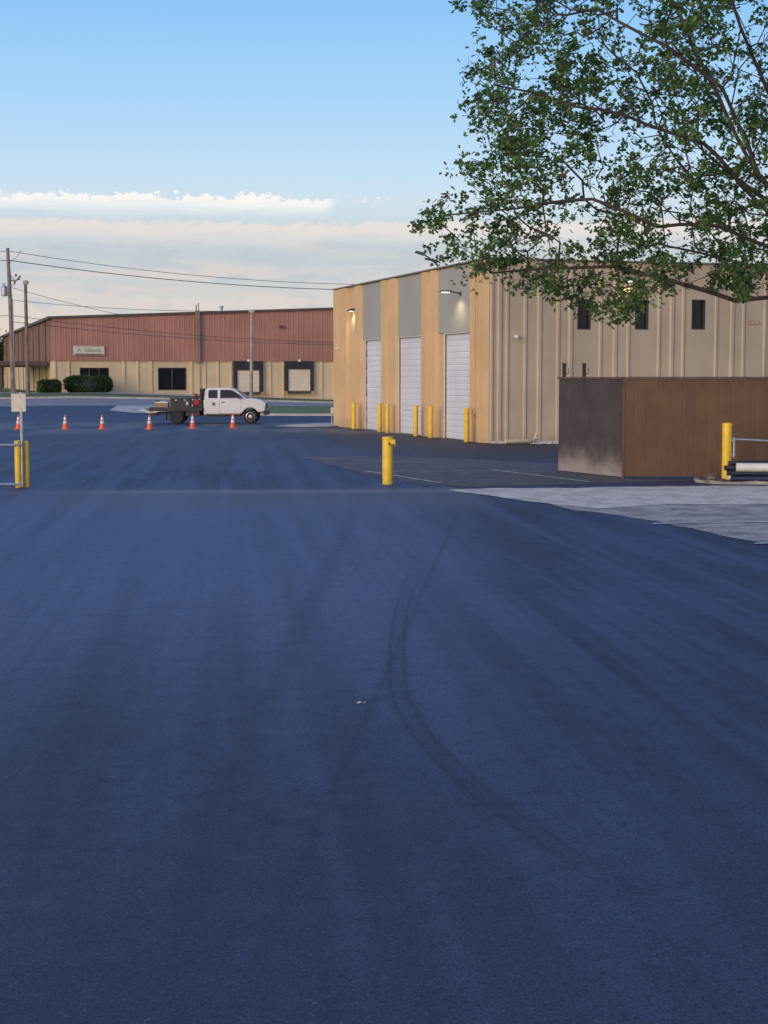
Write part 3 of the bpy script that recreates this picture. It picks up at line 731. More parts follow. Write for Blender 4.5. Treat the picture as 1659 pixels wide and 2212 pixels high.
# ------------------------------------------------------------------ bollards
def bollard_parts(R,rad,h,latch=False):
    mb=MB(); mb.lathe([(rad,0),(rad,h-.05),(rad*1.06,h-.05),(rad*1.06,h-.015),(rad*.9,h),(0,h+.012)],n=24); part('post',mb,yellow,R,smooth=True)
    mb=MB(); mb.lathe([(rad*1.5,-.01),(rad*1.45,.008),(rad*1.02,.012)],n=20); part('footing',mb,trimd,R,smooth=True)
    if latch:
        mb=MB(); mb.box(rad*.5,rad+.05,-rad-.03,-rad*.55,h-.17,h-.06); mb.tube([(rad+.02,-.03,h-.12),(rad+.06,-.03,h-.2),(rad+.02,-.03,h-.24)],.012,6); part('latch',mb,yellow,R,bevel=.008)
        mb=MB(); mb.lathe([(.032,0),(.032,.05)],(.045,-rad-.02,h-.16),10,0,'y'); part('bolt',mb,trimd,R)
g=G(837.5,1047)
R=root('bollard','yellow steel bollard with gate latch bracket','bollard',(*g,0),0,'yellow bollards'); bollard_parts(R,.125,1.12,True)
first=None
N2=N-d2*.55
for px in (764,820,837,898,930,1008):
    s_,_=hitp(px,925,N2,d2,d1); q=N2+d1*s_; g=(q.x,q.y)
    if first is None:
        first=root('bollard','yellow steel bollard guarding a roller door','bollard',(*g,0),0,'yellow bollards'); bollard_parts(first,.105,1.32)
    else: clone(first,(*g,0))
gp=at(1569,1028,37.5)
R=root('gate_post','yellow gate post with grey hinged swing gate','gate',(gp[0],37.5,.05))
mb=MB(); mb.lathe([(.115,0),(.115,1.31),(.125,1.31),(.125,1.35),(.1,1.37),(0,1.38)],n=24); part('post',mb,yellow,R,smooth=True)
mb=MB(); mb.tube([(.17,0,.55),(.17,0,1.02)],.035,10); mb.tube([(.15,-.0,.985),(2.9,-.2,.85)],.032,10); part('gate_rail',mb,galv,R,smooth=True)
for zz in (.57,.92):
    mb=MB(); mb.box(.09,.2,-.04,.04,zz,zz+.08); part('hinge',mb,galv,R,bevel=.008)
gl=G(40,1053)
R=root('swing_gate','grey pipe swing gate closed against yellow posts','gate',(gl[0],gl[1],0))
mb=MB(); mb.lathe([(.075,0),(.075,1.03),(.08,1.03),(.08,1.06),(0,1.08)],n=20); part('post',mb,yellow,R,smooth=True)
mb=MB(); mb.lathe([(.06,0),(.06,1.05),(0,1.06)],(.17,.12,0),16); part('post',mb,yellow,R,smooth=True)
mb=MB(); mb.tube([(.10,-.02,.02),(.10,-.02,1.06)],.028,10); mb.tube([(.10,-.02,.97),(-.10,-.1,.97),(-5,-.1,.97)],.032,10); mb.tube([(.10,-.02,.07),(-.12,-.1,.08),(-5,-.1,.08)],.032,10)
for k in (-1.7,-3.3,-5): mb.tube([(k,-.1,.08),(k,-.1,.97)],.028,8)
part('gate_rail',mb,galv,R,smooth=True)
gs=G(47,1046)
R=root('road_sign','back of blank white sign plate on perforated steel post','sign',(gs[0],gs[1]+.08,0))
mb=MB()
mb.box(-.028,.028,-.025,.025,0,2.15)
for k in range(40): mb.lathe([(.009,0),(.009,.003)],(0,-.028,.15+k*.05),6,1,'y')
part('post',mb,[galv,black],R)
mb=MB(); mb.box(-.22,.12,-.033,-.0285,1.70,2.12); part('sign_plate',mb,signw,R,bevel=.002)
for z in (1.78,2.04):
    mb=MB(); mb.lathe([(.015,0),(.015,.006)],(0,-.040,z),8,0,'y'); part('bolt',mb,trimd,R)

# ------------------------------------------------------------------ bin enclosure
E0=Vector(G(1345,1034)); E1=Vector(G(1206,1019)); ZE=2.5
R=root('bin_enclosure','brown metal bin enclosure with whitish grime along its side base','enclosure',(E0.x,E0.y,0))
def corr(mb,a,b_,z0,z1,pitch=.15,dep=.028,th=.05):
    a=Vector(a);b_=Vector(b_); L=(b_-a).length; d=(b_-a)/L; n=Vector((d.y,-d.x)); k=int(L/pitch); pr=[]
    for i in range(k):
        s=i*pitch
        pr+= [(s,0),(s+pitch*.80,0),(s+pitch*.85,-dep),(s+pitch*.95,-dep)]
    pr.append((L,0))
    front=[a+d*min(s,L)+n*q for s,q in pr]; back=[a-n*th,b_-n*th]
    poly=front+[back[1],back[0]]
    m=len(poly); vs=[(p.x,p.y,z0) for p in poly]+[(p.x,p.y,z1) for p in poly]
    fs=[(i,(i+1)%m,(i+1)%m+m,i+m) for i in range(m)]+[tuple(range(m)),tuple(range(m,2*m))]
    mb.add(vs,fs)
e1=E1-E0
mb=MB(); corr(mb,e1,(0,0),.04,ZE-.04,.6,.006); part('side_panel',mb,brownside,R,label='dark brown side panel with whitish base')
mb=MB(); corr(mb,(.01,0),(4.3,.05),.05,ZE-.04,.30,.002); part('front_panel',mb,brown,R)
mb=MB(); corr(mb,(4.3,.08),(4.3+e1.x*.4,3.2),.05,ZE-.04,.2,.006); part('end_panel',mb,brown,R)
mb=MB(); mb.box(-.02,.03,-.02,.03,.0,ZE); part('corner_trim',mb,brown,R)
for (a,b_,w,z0_,z1_) in (((e1.x,e1.y),(0,.0),.06,ZE-.038,ZE+.01),((.07,-.0),(4.35,.05),.06,ZE-.036,ZE+.012)):
    mb=MB(); a=Vector(a);b_=Vector(b_);d=(b_-a).normalized();n=Vector((-d.y,d.x))*w
    vs=[(a+n),(b_+n),(b_-n),(a-n)]; mb.add([(p.x,p.y,z0_) for p in vs]+[(p.x,p.y,z1_) for p in vs],[(0,1,2,3),(4,5,6,7),(0,1,5,4),(1,2,6,5),(2,3,7,6),(3,0,4,7)])
    part('top_rail',mb,darkbrown,R)
for px in (1219,1262):
    q=at(px,787,43.2)
    mb=MB(); mb.box(-.045,.045,-.045,.045,0,q[2]); mb.box(-.06,.06,-.06,.06,q[2],q[2]+.03); mb.tube([(.0,0,q[2]-.25),(.12,0,q[2]-.25),(.12,0,q[2]-.1)],.015,6)
    o=put('gate_pole',mb.mesh('gate_pole',[black]),None,(q[0],43.2,0)); tag(o,'black square steel gate pole behind bin enclosure','post','black gate poles')

# ------------------------------------------------------------------ pipes, rock on island
def pipe(nm,a,b_,r_,mt,label):
    a=Vector(a);b_=Vector(b_); d=(b_-a); L=d.length; d.normalize()
    mb=MB(); n=18; up=Vector((0,0,1)); s=d.cross(up).normalized(); c=d.cross(s)
    vs=[];fs=[]
    for (t,rr) in ((0,r_*.88),(0,r_),(.12,r_*1.0),(L,r_),(L,r_*.88),(0.02,r_*.87)):
        for k in range(n):
            q=d*t+(s*math.cos(2*math.pi*k/n)+c*math.sin(2*math.pi*k/n))*rr; vs.append(tuple(q))
    for i in range(5):
        for k in range(n): fs.append((i*n+k,i*n+(k+1)%n,(i+1)*n+(k+1)%n,(i+1)*n+k))
    mb.add(vs,fs); o=put(nm,mb.mesh(nm,[mt],True),None,tuple(a)); tag(o,label,'pipe','pipes stacked on the island'); return o
zi=.05
wl_='long white plastic pipe lying in a stack'; bl_='dark plastic pipe lying in a stack'
for (px,dy,z,r_,mt,lab) in ((1578,.0,.065,.065,pipeb,bl_),(1584,.15,.065,.065,pipeb,bl_),(1576,.30,.065,.065,pvc,wl_),(1582,.07,.185,.060,pipeb,bl_),(1590,.03,.33,.105,pvc,wl_),(1574,.26,.19,.06,pipeb,bl_),(1568,.24,.31,.055,pipeb,bl_),(1577,.24,.425,.05,pipeb,bl_),(1590,.34,.32,.05,pipeb,bl_),(1600,.32,.43,.045,pipeb,bl_)):
    q=at(px,1005,37.15)
    pipe('pipe',(q[0],37.1+dy,zi+z),(q[0]+3.4,36.75+dy,zi+z-.0),r_,mt,lab)
def rock(px,Y,r_,sx_=1.,sz_=1.):
    q=at(px,1020,Y); bm=bmesh.new(); bmesh.ops.create_icosphere(bm,subdivisions=3,radius=r_)
    for v in bm.verts:
        v.co*=1+.45*mnoise.noise(v.co*5+Vector((px,0,0))); v.co.x*=sx_; v.co.z*=sz_
    for v in bm.verts: v.co.z+=r_*.5*sz_
    me=bpy.data.meshes.new('rock'); bm.to_mesh(me); bm.free(); me.materials.append(rockm)
    o=put('rock',me,None,(q[0],Y,.03)); tag(o,'rough brown landscaping rock on soil','rock','rocks on the island')
rock(1543,37.6,.15,1.0,1.1); rock(1557,37.25,.08,1.2,.7); rock(1534,37.3,.07,1.2,.6)
rs2=np.random.RandomState(5)
P=[(rs2.uniform(7.8,10.5),rs2.uniform(36.95,38.6),.06+.02*rs2.rand()) for i in range(500)]
me=leafmesh('leaf_litter',np.array(P),.09,rs2,mat('dry_leaf',(.20,.12,.06),.8,.3,8),QL,1.)
o=put('leaf_litter',me); o["kind"]='stuff'
g=G(780,1521); mb=MB()
mb.add([(-.04,0,.012),(-.015,.02,.02),(.01,.012,.006),(.04,.018,.018),(.03,-.01,.01),(.008,-.008,.02),(-.02,-.02,.008)],[(0,1,2,5,6),(2,3,4,5)])
o=put('fallen_leaf',mb.mesh('fallen_leaf',[mat('dry_leaf_pale',(.55,.36,.26),.8,.3,60)]),None,(*g,.0)); tag(o,'curled dry pinkish leaf lying on asphalt','leaf')

# ------------------------------------------------------------------ traffic cones
c0=None
for i,(px,py) in enumerate(((141,928),(221,928),(323,928),(416,926),(503,925),(40,928))):
    g=G(px,py)
    if c0 is None:
        c0=root('traffic_cone','orange traffic cone with white reflective collars on asphalt','traffic cone',(*g,0),0.2,'traffic cones in a row')
        mb=MB(); mb.box(-.18,.18,-.18,.18,.0,.035); part('base',mb,orange,c0,bevel=.012)
        mb=MB(); mb.lathe([(.145,.035),(.135,.06),(.035,.68),(.03,.71),(.02,.71)],n=20); part('cone_body',mb,orange,c0,smooth=True)
        for a,b_ in ((.30,.40),(.46,.60)):
            mb=MB(); ra=.135-(a-.06)*.1/.62+.003; rb=.135-(b_-.06)*.1/.62+.003; mb.lathe([(ra-.002,a),(ra,a),(rb,b_),(rb-.002,b_)],n=20)
            part('reflective_collar',mb,whitep,c0,smooth=True)
    else: clone(c0,(*g,0),.2+i*.4)

# ------------------------------------------------------------------ truck
g=G(330,914); K=(G(578,914)[0]-g[0])/6.3
T=root('pickup_truck','white extended cab flatbed work truck with black bed','truck',(g[0],g[1],0),0.0)
T.scale=(K,K,K)
def arc(cx,cz,r_,a0,a1,n=10): return [(cx+r_*math.cos(math.radians(lerp(a0,a1,k/n))),cz+r_*math.sin(math.radians(lerp(a0,a1,k/n)))) for k in range(n+1)]
FWX=5.44; RWX=1.44; WR=.385
low=[(2.9,.52),(2.9,1.30),(5.10,1.34),(5.35,1.36),(5.75,1.335),(6.08,1.25),(6.2,1.14),(6.25,.9),(6.25,.72),(6.1,.62)]+arc(FWX,.40,.46,28,152)+[(4.9,.50),(3.0,.50)]
mb=MB(); mb.prism(low,-.97,.97)
o=part('body',mb,white,T,smooth=True,bevel=.05)
gb=[(2.92,1.30),(5.28,1.35),(5.0,1.56),(4.66,1.80),(4.48,1.89),(4.25,1.935),(3.25,1.935),(3.05,1.90),(2.97,1.80)]
def gh(x,y,z):
    t=clamp((z-1.28)/.64); return (x,y*(1-.17*t),z)
mb=MB(); mb.prism(gb,-.93,.93,0,gh); part('cab',mb,white,T,smooth=True,bevel=.04)
def sidepoly(poly,e,sg):
    mb=MB(); vs=[]
    for x,z in poly:
        t=clamp((z-1.28)/.64); vs.append((x,sg*(.93*(1-.17*t)+e),z))
    mb.add(vs,[tuple(range(len(vs)))]); return mb
for sg in (-1,1):
    part('rear_side_window',sidepoly([(3.16,1.38),(3.66,1.38),(3.66,1.82),(3.22,1.82),(3.16,1.76)],.007,sg),glassd,T)
    part('front_side_window',sidepoly([(3.80,1.37),(5.02,1.40),(4.88,1.52),(4.62,1.72),(4.44,1.81),(4.28,1.83),(3.80,1.83)],.007,sg),glassd,T)
mb=MB()
def yy(z): return .93*(1-.17*clamp((z-1.28)/.64))-.07
W1=[(5.255,1.385),(5.012,1.567),(4.672,1.812)]
vs=[]
for x_,z_ in W1: vs+=[(x_+.012,-yy(z_),z_+.012),(x_+.012,yy(z_),z_+.012)]
mb.add(vs,[(0,1,3,2),(2,3,5,4)])
part('windscreen',mb,glassd,T)
mb=MB(); mb.add([(2.90,-.75,1.38),(2.90,.75,1.38),(2.94,.7,1.78),(2.94,-.7,1.78)],[(0,1,2,3)]); part('rear_window',mb,glassd,T)
def sbox(mb,x0,x1,ya,yb,z0,z1,sg): mb.box(x0,x1,min(sg*ya,sg*yb),max(sg*ya,sg*yb),z0,z1)
for sg in (-1,1):
    mb=MB(); pr=[(3.775,.55),(4.93,.55),(4.93,1.32),(4.92,1.32),(4.92,.56),(3.785,.56),(3.785,1.32),(3.775,1.32)]
    mb.prism(pr,min(sg*.965,sg*.9735),max(sg*.965,sg*.9735)); d_=part('door',mb,trimd,T)
    mb=MB(); sbox(mb,3.86,4.06,.965,.995,1.14,1.18,sg); part('handle',mb,trimd,d_)
    mb=MB(); sbox(mb,4.80,4.88,.99,1.20,1.36,1.60,sg); sbox(mb,4.82,4.86,.88,1.05,1.38,1.43,sg); part('mirror',mb,black,T,bevel=.02)
    mb=MB(); sbox(mb,6.02,6.262,.66,.978,.92,1.12,sg); part('headlight',mb,headl,T,bevel=.02)
    mb=MB(); sbox(mb,3.0,4.85,.82,1.02,.38,.43,sg); part('running_board',mb,black,T,bevel=.01)
    mb=MB(); sbox(mb,1.95,2.7,.7,1.06,.40,.67,sg); part('underbody_box',mb,black,T,bevel=.01)
    mb=MB(); sbox(mb,.86,.90,.75,1.1,.2,.67,sg); part('mud_flap',mb,black,T)
    mb=MB(); mb.prism(arc(RWX,.40,.46,20,160,10)+arc(RWX,.40,.43,160,20,10),min(sg*.7,sg*1.1),max(sg*.7,sg*1.1)); part('fender',mb,black,T)
    mb=MB(); sbox(mb,-.045,-.031,.8,1.0,.70,.80,sg); part('tail_light',mb,taill,T)
mb=MB(); mb.box(6.20,6.268,-.62,.62,.80,1.10); part('grille',mb,trimd,T,bevel=.015)
mb=MB(); mb.box(6.14,6.36,-.98,.98,.46,.70); part('front_bumper',mb,black,T,bevel=.04)
mb=MB(); mb.box(.3,5.9,-.42,-.32,.5,.62); mb.box(.3,5.9,.32,.42,.5,.62); mb.box(3.,4.9,-.8,.8,.42,.6); mb.tube([(RWX,-.8,.40),(RWX,.8,.40)],.07,8); mb.tube([(FWX,-.8,.40),(FWX,.8,.40)],.06,8); part('chassis',mb,black,T)
def wheel(x,y,sg,dual=False):
    W=bpy.data.objects.new('wheel',None); COL.objects.link(W); W.parent=T; W.location=(x,y,WR)
    mb=MB()
    prof=[(.24,-.12),(.35,-.125),(.383,-.09),(.385,0),(.383,.09),(.35,.125),(.24,.12)]
    if dual: prof=[(.24,-.27),(.35,-.27),(.385,-.24),(.385,-.04),(.30,0),(.385,.04),(.385,.24),(.35,.27),(.24,.27)]
    mb.lathe(prof,(0,0,0),32,0,'y')
    part('tyre',mb,rubber,W,smooth=True)
    mb=MB(); s=sg
    if dual: prof=[(.245,s*.262),(.22,s*.27),(.20,s*.16),(.11,s*.13),(.10,s*.22),(.0,s*.23)]
    else: prof=[(.245,s*.118),(.22,s*.125),(.20,s*.06),(.12,s*.09),(.10,s*.125),(.0,s*.13)]
    mb.lathe(prof,(0,0,0),24,0,'y')
    part('rim',mb,gold if dual else chrome,W,smooth=True)
for sg in (-1,1):
    wheel(FWX,sg*.86,sg); wheel(RWX,sg*.80,sg,True)
mb=MB(); mb.box(0,2.84,-1.1,1.1,.78,.86); mb.box(0,2.84,-1.12,-1.06,.68,.88); mb.box(0,2.84,1.06,1.12,.68,.88); mb.box(-.03,.05,-1.1,1.1,.66,.88)
for k in range(8): mb.box(.2+k*.36,.28+k*.36,-1.05,1.05,.70,.78)
part('flatbed',mb,black,T,bevel=.008)
mb=MB()
for y in (-1.04,1.04,-.35,.35): mb.box(2.72,2.79,y-.035,y+.035,.86,1.88)
mb.box(2.72,2.79,-1.07,1.07,1.82,1.90); mb.box(2.73,2.78,-1.0,1.0,1.28,1.34)
for k in range(9): mb.box(2.74,2.77,-.95+k*.235,-.92+k*.235,1.34,1.82)
part('headache_rack',mb,black,T)
mb=MB(); mb.lathe([(.09,0),(.09,.006)],(3.46,-.982,1.06),18,0,'y'); part('door_emblem',mb,signbr,T)
mb=MB(); mb.box(5.0,5.16,-.977,-.973,1.12,1.16); part('fender_badge',mb,chrome,T)
mb=MB(); mb.tube([(.0,-.2,.5),(-.3,-.2,.48)],.04,8); mb.box(-.06,.3,-.5,.5,.42,.56); part('tow_hitch',mb,black,T)
def cargo(nm,lab,cat,x,y,z,fn):
    R=root(nm,lab,cat,(g[0]+x*K,g[1]+y*K,z*K)); R.scale=(K,K,K); fn(R); return R
def f1(R):
    mb=MB(); mb.box(-.55,.55,-.25,.25,0,.46); part('box_body',mb,black,R,bevel=.015)
    mb=MB(); mb.box(-.57,.57,-.27,.27,.463,.52); part('lid',mb,black,R,bevel=.012)
    mb=MB(); mb.box(.30,.42,-.262,-.252,.14,.32); part('label_plate',mb,signw,R)
    for xx in (-.3,.2):
        mb=MB(); mb.box(xx,xx+.1,-.285,-.252,.38,.44); part('latch',mb,chrome,R)
cargo('tool_box','black lidded tool box with white sticker on truck bed','box',1.66,-.75,.862,f1)
def f2(R):
    mb=MB(); mb.box(-.34,.34,-.3,.3,0,.24)
    for k in range(4): mb.box(-.345,.345,-.306,-.301,.02+k*.055,.05+k*.055)
    part('crate_body',mb,crate,R,bevel=.01)
    mb=MB(); mb.box(-.36,.36,-.32,.32,.243,.31); mb.box(-.16,.16,-.05,.05,.31,.35); part('crate_lid',mb,signw,R,bevel=.01)
cargo('crate','tan crate with white lid on truck bed','crate',.62,-.6,.862,f2)
def f3(R):
    mb=MB(); mb.lathe([(.0,-.3),(.17,-.27),(.2,-.2),(.2,.2),(.17,.27),(.0,.3)],(0,0,.26),20,0,'y'); part('tank',mb,redp,R,smooth=True)
    mb=MB(); mb.box(-.18,.14,-.2,.2,.46,.62); mb.tube([(.1,-.25,.1),(.2,-.25,.72),(-.15,-.25,.75)],.02,8); mb.box(-.18,.18,-.22,-.18,0,.1); mb.box(-.18,.18,.18,.22,0,.1); part('engine',mb,black,R,bevel=.01)
    mb=MB(); mb.box(-.1,.08,-.12,.1,.622,.74); part('motor_cover',mb,redp,R,bevel=.02)
cargo('air_compressor','red portable air compressor strapped behind truck cab','compressor',2.45,-.4,.862,f3)
def f4(R):
    mb=MB(); mb.lathe([(.14,0),(.15,.36),(.155,.36),(.155,.38),(.0,.38)],n=20); part('bucket_body',mb,black,R,smooth=True)
    mb=MB(); mb.tube([(-.15,0,.33),(-.1,-.1,.45),(.1,-.1,.45),(.15,0,.33)],.006,6); part('bucket_handle',mb,galv,R)
cargo('bucket','black plastic bucket with wire handle on truck bed','bucket',.30,.1,.862,f4)
def f5(R):
    mb=MB(); mb.lathe([(.16,.0),(.30,.0),(.32,.08),(.30,.16),(.16,.16)],n=24); part('hose_coil',mb,black,R,smooth=True)
    mb=MB(); mb.tube([(0,0,.0),(0,0,.5)],.05,10); mb.tube([(-.12,0,.5),(.12,0,.5)],.03,8); part('reel_stand',mb,redp,R)
cargo('hose_reel','black coiled hose on red reel stand','hose reel',1.5,.2,.862,f5)

# ------------------------------------------------------------------ poles, wires, lamps
P0=Vector(at(28,815,126)[:2])
zb=terrain(P0.x,P0.y); zt=12.7
R=root('utility_pole','tall weathered wooden utility pole with grey transformer','utility pole',(P0.x,P0.y,zb))
hgt=zt-zb
mb=MB(); mb.tube([(0,0,0),(-.05,0,hgt*.5),(-.22,0,hgt)],[.21,.18,.13],12); part('pole',mb,wood,R,smooth=True)
mb=MB(); mb.lathe([(.0,0),(.24,.02),(.25,.1),(.25,.75),(.2,.82),(.0,.84)],(-.55,0,hgt-3.8),16); mb.tube([(-.5,0,hgt-3.),(-.5,0,hgt-2.75)],.05,8); mb.tube([(-.65,0,hgt-3.),(-.65,0,hgt-2.75)],.05,8); mb.box(-.4,-.1,-.06,.06,hgt-3.4,hgt-3.25); part('transformer',mb,galv,R,smooth=True)
mb=MB()
for k,(dx,dz) in enumerate(((.4,2.2),(.55,2.5),(.3,2.8),(.7,2.35))):
    mb.tube([(-.1,0,hgt-dz+.2),(dx*.5,-.1,hgt-dz-.25),(dx,0,hgt-dz)],.022,6); mb.lathe([(.07,0),(.09,.05),(.05,.1),(.08,.15),(.02,.2)],(dx,0,hgt-dz),10)
mb.tube([(-.1,0,hgt-2.6),(.75,0,hgt-2.45)],.035,6); mb.tube([(-.1,0,hgt-1.2),(.6,-.05,hgt-.6),(.9,0,hgt-.1)],.02,6)
part('insulator_bracket',mb,darkbrown,R)
mb=MB(); mb.tube([(.16,-.1,.2),(.12,-.1,hgt-4)],.04,6); part('conduit',mb,galv,R)
q=at(60,815,130); zb=terrain(q[0],130); zt2=at(60,614,130)[2]
R=root('light_pole','plain brown wooden pole topped by boxy flood lamp','street lamp',(q[0],130,zb),0,'wooden light poles')
mb=MB(); mb.tube([(0,0,0),(-.05,0,zt2-zb)],[.17,.13],10); part('pole',mb,wood,R,smooth=True)
mb=MB(); mb.box(-.22,.18,-.22,.22,zt2-zb,zt2-zb+.22); mb.box(-.2,.16,-.2,.2,zt2-zb+.22,zt2-zb+.30); part('lamp_head',mb,woodl,R,bevel=.03)
q=at(543,815,128); zb=terrain(q[0],128); zt3=at(545,676,128)[2]
R=root('light_pole','pale wooden pole topped by small flood lamp','street lamp',(q[0],128,zb),0,'wooden light poles')
mb=MB(); mb.tube([(-.02,0,0),(.06,0,zt3-zb)],[.15,.11],10); part('pole',mb,woodl,R,smooth=True)
mb=MB(); mb.box(-.16,.28,-.2,.2,zt3-zb,zt3-zb+.26); part('lamp_head',mb,woodl,R,bevel=.03)
q=at(948,580,95)
R=root('street_lamp','twin arm parking lot lamp showing above the roof','street lamp',(q[0],95,0))
mb=MB(); mb.tube([(0,0,0),(0,0,9.25)],[.11,.07],10); part('pole',mb,galv,R,smooth=True)
mb=MB(); mb.tube([(0,0,9.05),(-.35,0,9.45),(-.95,0,9.85)],.045,8); mb.tube([(0,0,9.05),(-.15,.25,9.3),(-.5,.6,9.55)],.045,8); part('arm',mb,trimd,R,smooth=True)
mb=MB(); mb.prism([(-1.45,9.92),(-1.38,10.02),(-.95,9.94),(-.80,9.78),(-.95,9.75)],-.2,.2); part('lamp_head',mb,trimd,R,bevel=.01)
mb=MB(); mb.prism([(-.85,9.56),(-.80,9.66),(-.45,9.6),(-.45,9.48)],.45,.8); part('lamp_head',mb,trimd,R,bevel=.01)
def wire(t0,t1,z0,z1,sag,r_,dy=0,label='thin black overhead power line crossing the sky'):
    p=[]
    for k in range(33):
        t=k/32; c=P0+d2*lerp(t0,t1,t)+d1*dy; p.append((c.x,c.y,lerp(z0,z1,t)-sag*4*t*(1-t)))
    mb=MB(); mb.tube(p,r_,5); o=put('power_line',mb.mesh('power_line',[trimd],True)); tag(o,label,'wire','overhead wires')
wire(0,56,12.45,12.2,2.0,.022); wire(0,56,11.75,11.5,1.75,.032,.3)
wire(-30,0,12.9,12.45,.4,.022); wire(-30,0,12.3,11.75,.4,.03,.3)
wire(0,56,7.4,6.6,1.6,.022,.2,'low sagging telephone cable in front of warehouse'); wire(0,56,6.9,6.3,1.4,.022,-.2,'low sagging telephone cable in front of warehouse')
wire(-30,0,7.8,7.4,.5,.022,.2,'low sagging telephone cable in front of warehouse')
def wire2(a,b_,sag,r_=.02):
    p=[]
    for k in range(17):
        t=k/16; q=[lerp(a[i],b_[i],t) for i in range(3)]; q[2]-=sag*4*t*(1-t); p.append(q)
    mb=MB(); mb.tube(p,r_,5); o=put('power_line',mb.mesh('power_line',[trimd],True)); tag(o,'service drop wire running to the far warehouse','wire','overhead wires')
e=Cb+d2*6.2+d1*.2
wire2((P0.x,P0.y,9.6),(e.x,e.y,8.05),.1); wire2((P0.x,P0.y,8.6),(e.x+12,e.y+3,8.6),.35)
for (px,Y,zz) in ((4,215,7.5),(-40,205,9.),(-110,210,8.)):
    q=at(px,815,Y); rs3=np.random.RandomState(abs(px)+1)
    R=root('tree','distant small leafy green tree beyond the warehouse','tree',(q[0],Y,1.15),0,'distant trees')
    mb=MB(); mb.tube([(0,0,0),(.1,0,2.5),(.3,.1,4.5)],[.2,.15,.06],8); mb.tube([(.1,0,2.2),(-.8,.2,4.4)],[.09,.04],6); mb.tube([(.1,0,2.4),(1.,-.2,4.6)],[.09,.04],6); part('trunk',mb,bark,R)
    c=rs3.normal(size=(60,3))*np.array([1.3,1.3,1.]); c[:,2]+=zz-3.6
    P=np.concatenate([k+rs3.normal(size=(90,3))*.42 for k in c]); put('crown',leafmesh('crown',P,.3,rs3,shrubm,QL),R)

# ------------------------------------------------------------------ sky
W=bpy.data.worlds.new('World'); SC.world=W; W.use_nodes=True
t=NT(W.node_tree); bg=W.node_tree.nodes['Background']
tc=t.node('ShaderNodeTexCoord'); nv=t.node('ShaderNodeVectorMath',operation='NORMALIZE'); t.link(tc.outputs['Generated'],nv.inputs[0])
sp=t.node('ShaderNodeSeparateXYZ'); t.link(nv.outputs[0],sp.inputs[0]); X,Y,Z=sp.outputs
el=t.m('MULTIPLY',t.m('ARCSINE',Z),57.2958); az=t.m('MULTIPLY',t.m('ARCTAN2',X,Y),57.2958)
rp=t.node('ShaderNodeValToRGB'); t.link(t.m('DIVIDE',t.m('ADD',el,5.),95.,cl=True),rp.inputs[0])
stops=[(-5,(150,140,140)),(0,(222,200,190)),(1.5,(222,206,198)),(2.6,(212,207,204)),(3.6,(194,201,206)),(4.5,(188,199,208)),(5.4,(196,209,219)),(6.2,(203,220,233)),(7.5,(188,217,241)),(10,(163,207,245)),(13.5,(132,191,243)),(25,(94,155,236)),(50,(84,139,222)),(90,(84,134,214))]
cr=rp.color_ramp
while len(cr.elements)>1: cr.elements.remove(cr.elements[-1])
for i,(e_,c) in enumerate(stops):
    pos=(e_+5)/95.
    if i==0: el0=cr.elements[0]; el0.position=pos
    else: el0=cr.elements.new(pos)
    el0.color=(*s2l(c),1)
col=rp.outputs[0]
vA=t.vec(t.m('MULTIPLY',az,2.6),t.m('MULTIPLY',el,3.4),0.); nA=t.noise(vA,1.,4,.65)
vB=t.vec(t.m('MULTIPLY',az,.55),t.m('MULTIPLY',el,1.6),7.); nB=t.noise(vB,1.,4,.55)
vC=t.vec(t.m('MULTIPLY',az,.22),t.m('MULTIPLY',el,2.0),3.); nC=t.noise(vC,1.,4,.6)
def cloudband(col,top,nz,amp,sharp,bot0,bot1,colr,amt,azm=None):
    edge=t.m('ADD',top,t.m('MULTIPLY',t.m('SUBTRACT',nz,.5),amp))
    m1=t.sm(t.m('SUBTRACT',edge,el),0.,sharp); m2=t.sm(t.m('ADD',el,t.m('MULTIPLY',t.m('SUBTRACT',nC,.5),.9)),bot0,bot1)
    f=t.m('MULTIPLY',t.m('MULTIPLY',m1,m2),amt)
    if azm is not None: f=t.m('MULTIPLY',f,azm)
    return t.mix(f,col,colr)
col=t.mix(t.m('MULTIPLY',t.m('MULTIPLY',t.sm(nC,.42,.62),t.m('SUBTRACT',1.,t.sm(el,3.6,5.2))),.60),col,s2l((222,208,203)))
col=t.mix(t.m('MULTIPLY',t.m('MULTIPLY',t.sm(nB,.48,.64),t.m('SUBTRACT',1.,t.sm(el,4.9,5.5))),.50),col,s2l((180,191,203)))
ntop=t.m('ADD',t.m('MULTIPLY',nA,.6),t.m('MULTIPLY',nB,.4))
col=cloudband(col,5.66,ntop,1.3,.30,4.4,5.5,s2l((229,219,214)),.95)
azm=t.m('SUBTRACT',1.,t.sm(t.m('ADD',az,t.m('MULTIPLY',t.m('SUBTRACT',nB,.5),1.)),-2.3,-1.5))
col=cloudband(col,6.48,ntop,1.9,.14,5.6,6.4,s2l((250,244,238)),.97,azm)
azt=t.m('MULTIPLY',t.sm(az,-1.8,-1.2),t.m('SUBTRACT',1.,t.sm(az,-.2,.4)))
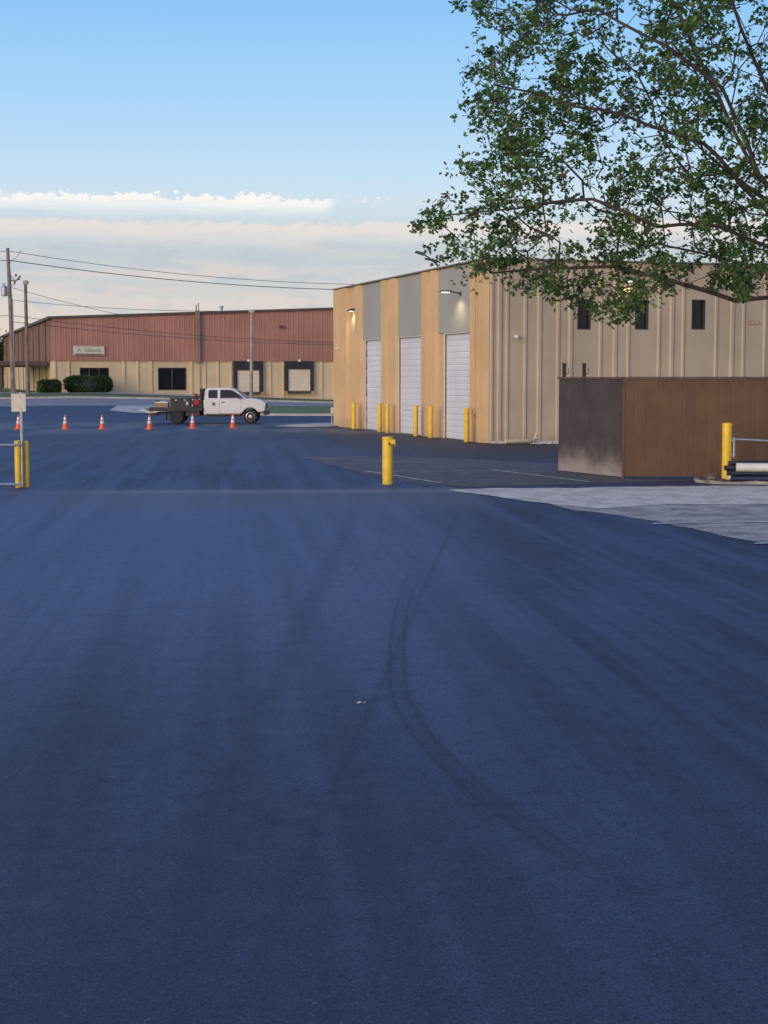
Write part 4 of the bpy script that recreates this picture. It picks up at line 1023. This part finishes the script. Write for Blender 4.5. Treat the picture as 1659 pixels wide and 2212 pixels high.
tf=t.m('MULTIPLY',t.m('MULTIPLY',t.sm(nA,.52,.66),azt),t.m('MULTIPLY',t.sm(el,6.15,6.3),t.m('SUBTRACT',1.,t.sm(el,6.4,6.6))))
col=t.mix(t.m('MULTIPLY',tf,.7),col,s2l((246,240,235)))
SV=Vector((-.60,-.78,.18)).normalized()
gd=t.node('ShaderNodeVectorMath',operation='DOT_PRODUCT'); t.link(nv.outputs[0],gd.inputs[0]); gd.inputs[1].default_value=SV
gw=t.m('POWER',t.m('MAXIMUM',gd.outputs['Value'],0.),3.)
warm=t.node('ShaderNodeVectorMath',operation='SCALE'); warm.inputs[0].default_value=(1.5,1.05,.68); t.link(gw,warm.inputs['Scale'])
add=t.node('ShaderNodeVectorMath',operation='ADD'); t.link(col,add.inputs[0]); t.link(warm.outputs[0],add.inputs[1])
sky=t.node('ShaderNodeTexSky'); sky.sky_type='NISHITA'; sky.sun_disc=False
sky.sun_elevation=math.radians(9); sky.sun_rotation=math.radians(180+37)
sk=t.node('ShaderNodeVectorMath',operation='SCALE'); t.link(sky.outputs[0],sk.inputs[0]); sk.inputs['Scale'].default_value=.010
add2=t.node('ShaderNodeVectorMath',operation='ADD'); t.link(add.outputs[0],add2.inputs[0]); t.link(sk.outputs[0],add2.inputs[1])
t.link(add2.outputs[0],bg.inputs[0]); bg.inputs[1].default_value=1.
sun=bpy.data.lights.new('sun','SUN'); sun.energy=1.5; sun.angle=math.radians(28); sun.color=(1.,.83,.61)
so=bpy.data.objects.new('sun',sun); COL.objects.link(so)
dirv=-SV; so.rotation_euler=dirv.to_track_quat('-Z','Y').to_euler()

# ------------------------------------------------------------------ camera
cam=bpy.data.cameras.new('camera'); co=bpy.data.objects.new('camera',cam); COL.objects.link(co)
cam.sensor_fit='HORIZONTAL'; cam.sensor_width=36; cam.lens=F/1659*36; cam.clip_end=5000; cam.clip_start=.1
co.location=(0,0,H); co.rotation_euler=(math.pi/2-PITCH,0,0)
SC.camera=co
SC.view_settings.view_transform='Standard'; SC.view_settings.look='None'; SC.view_settings.exposure=0
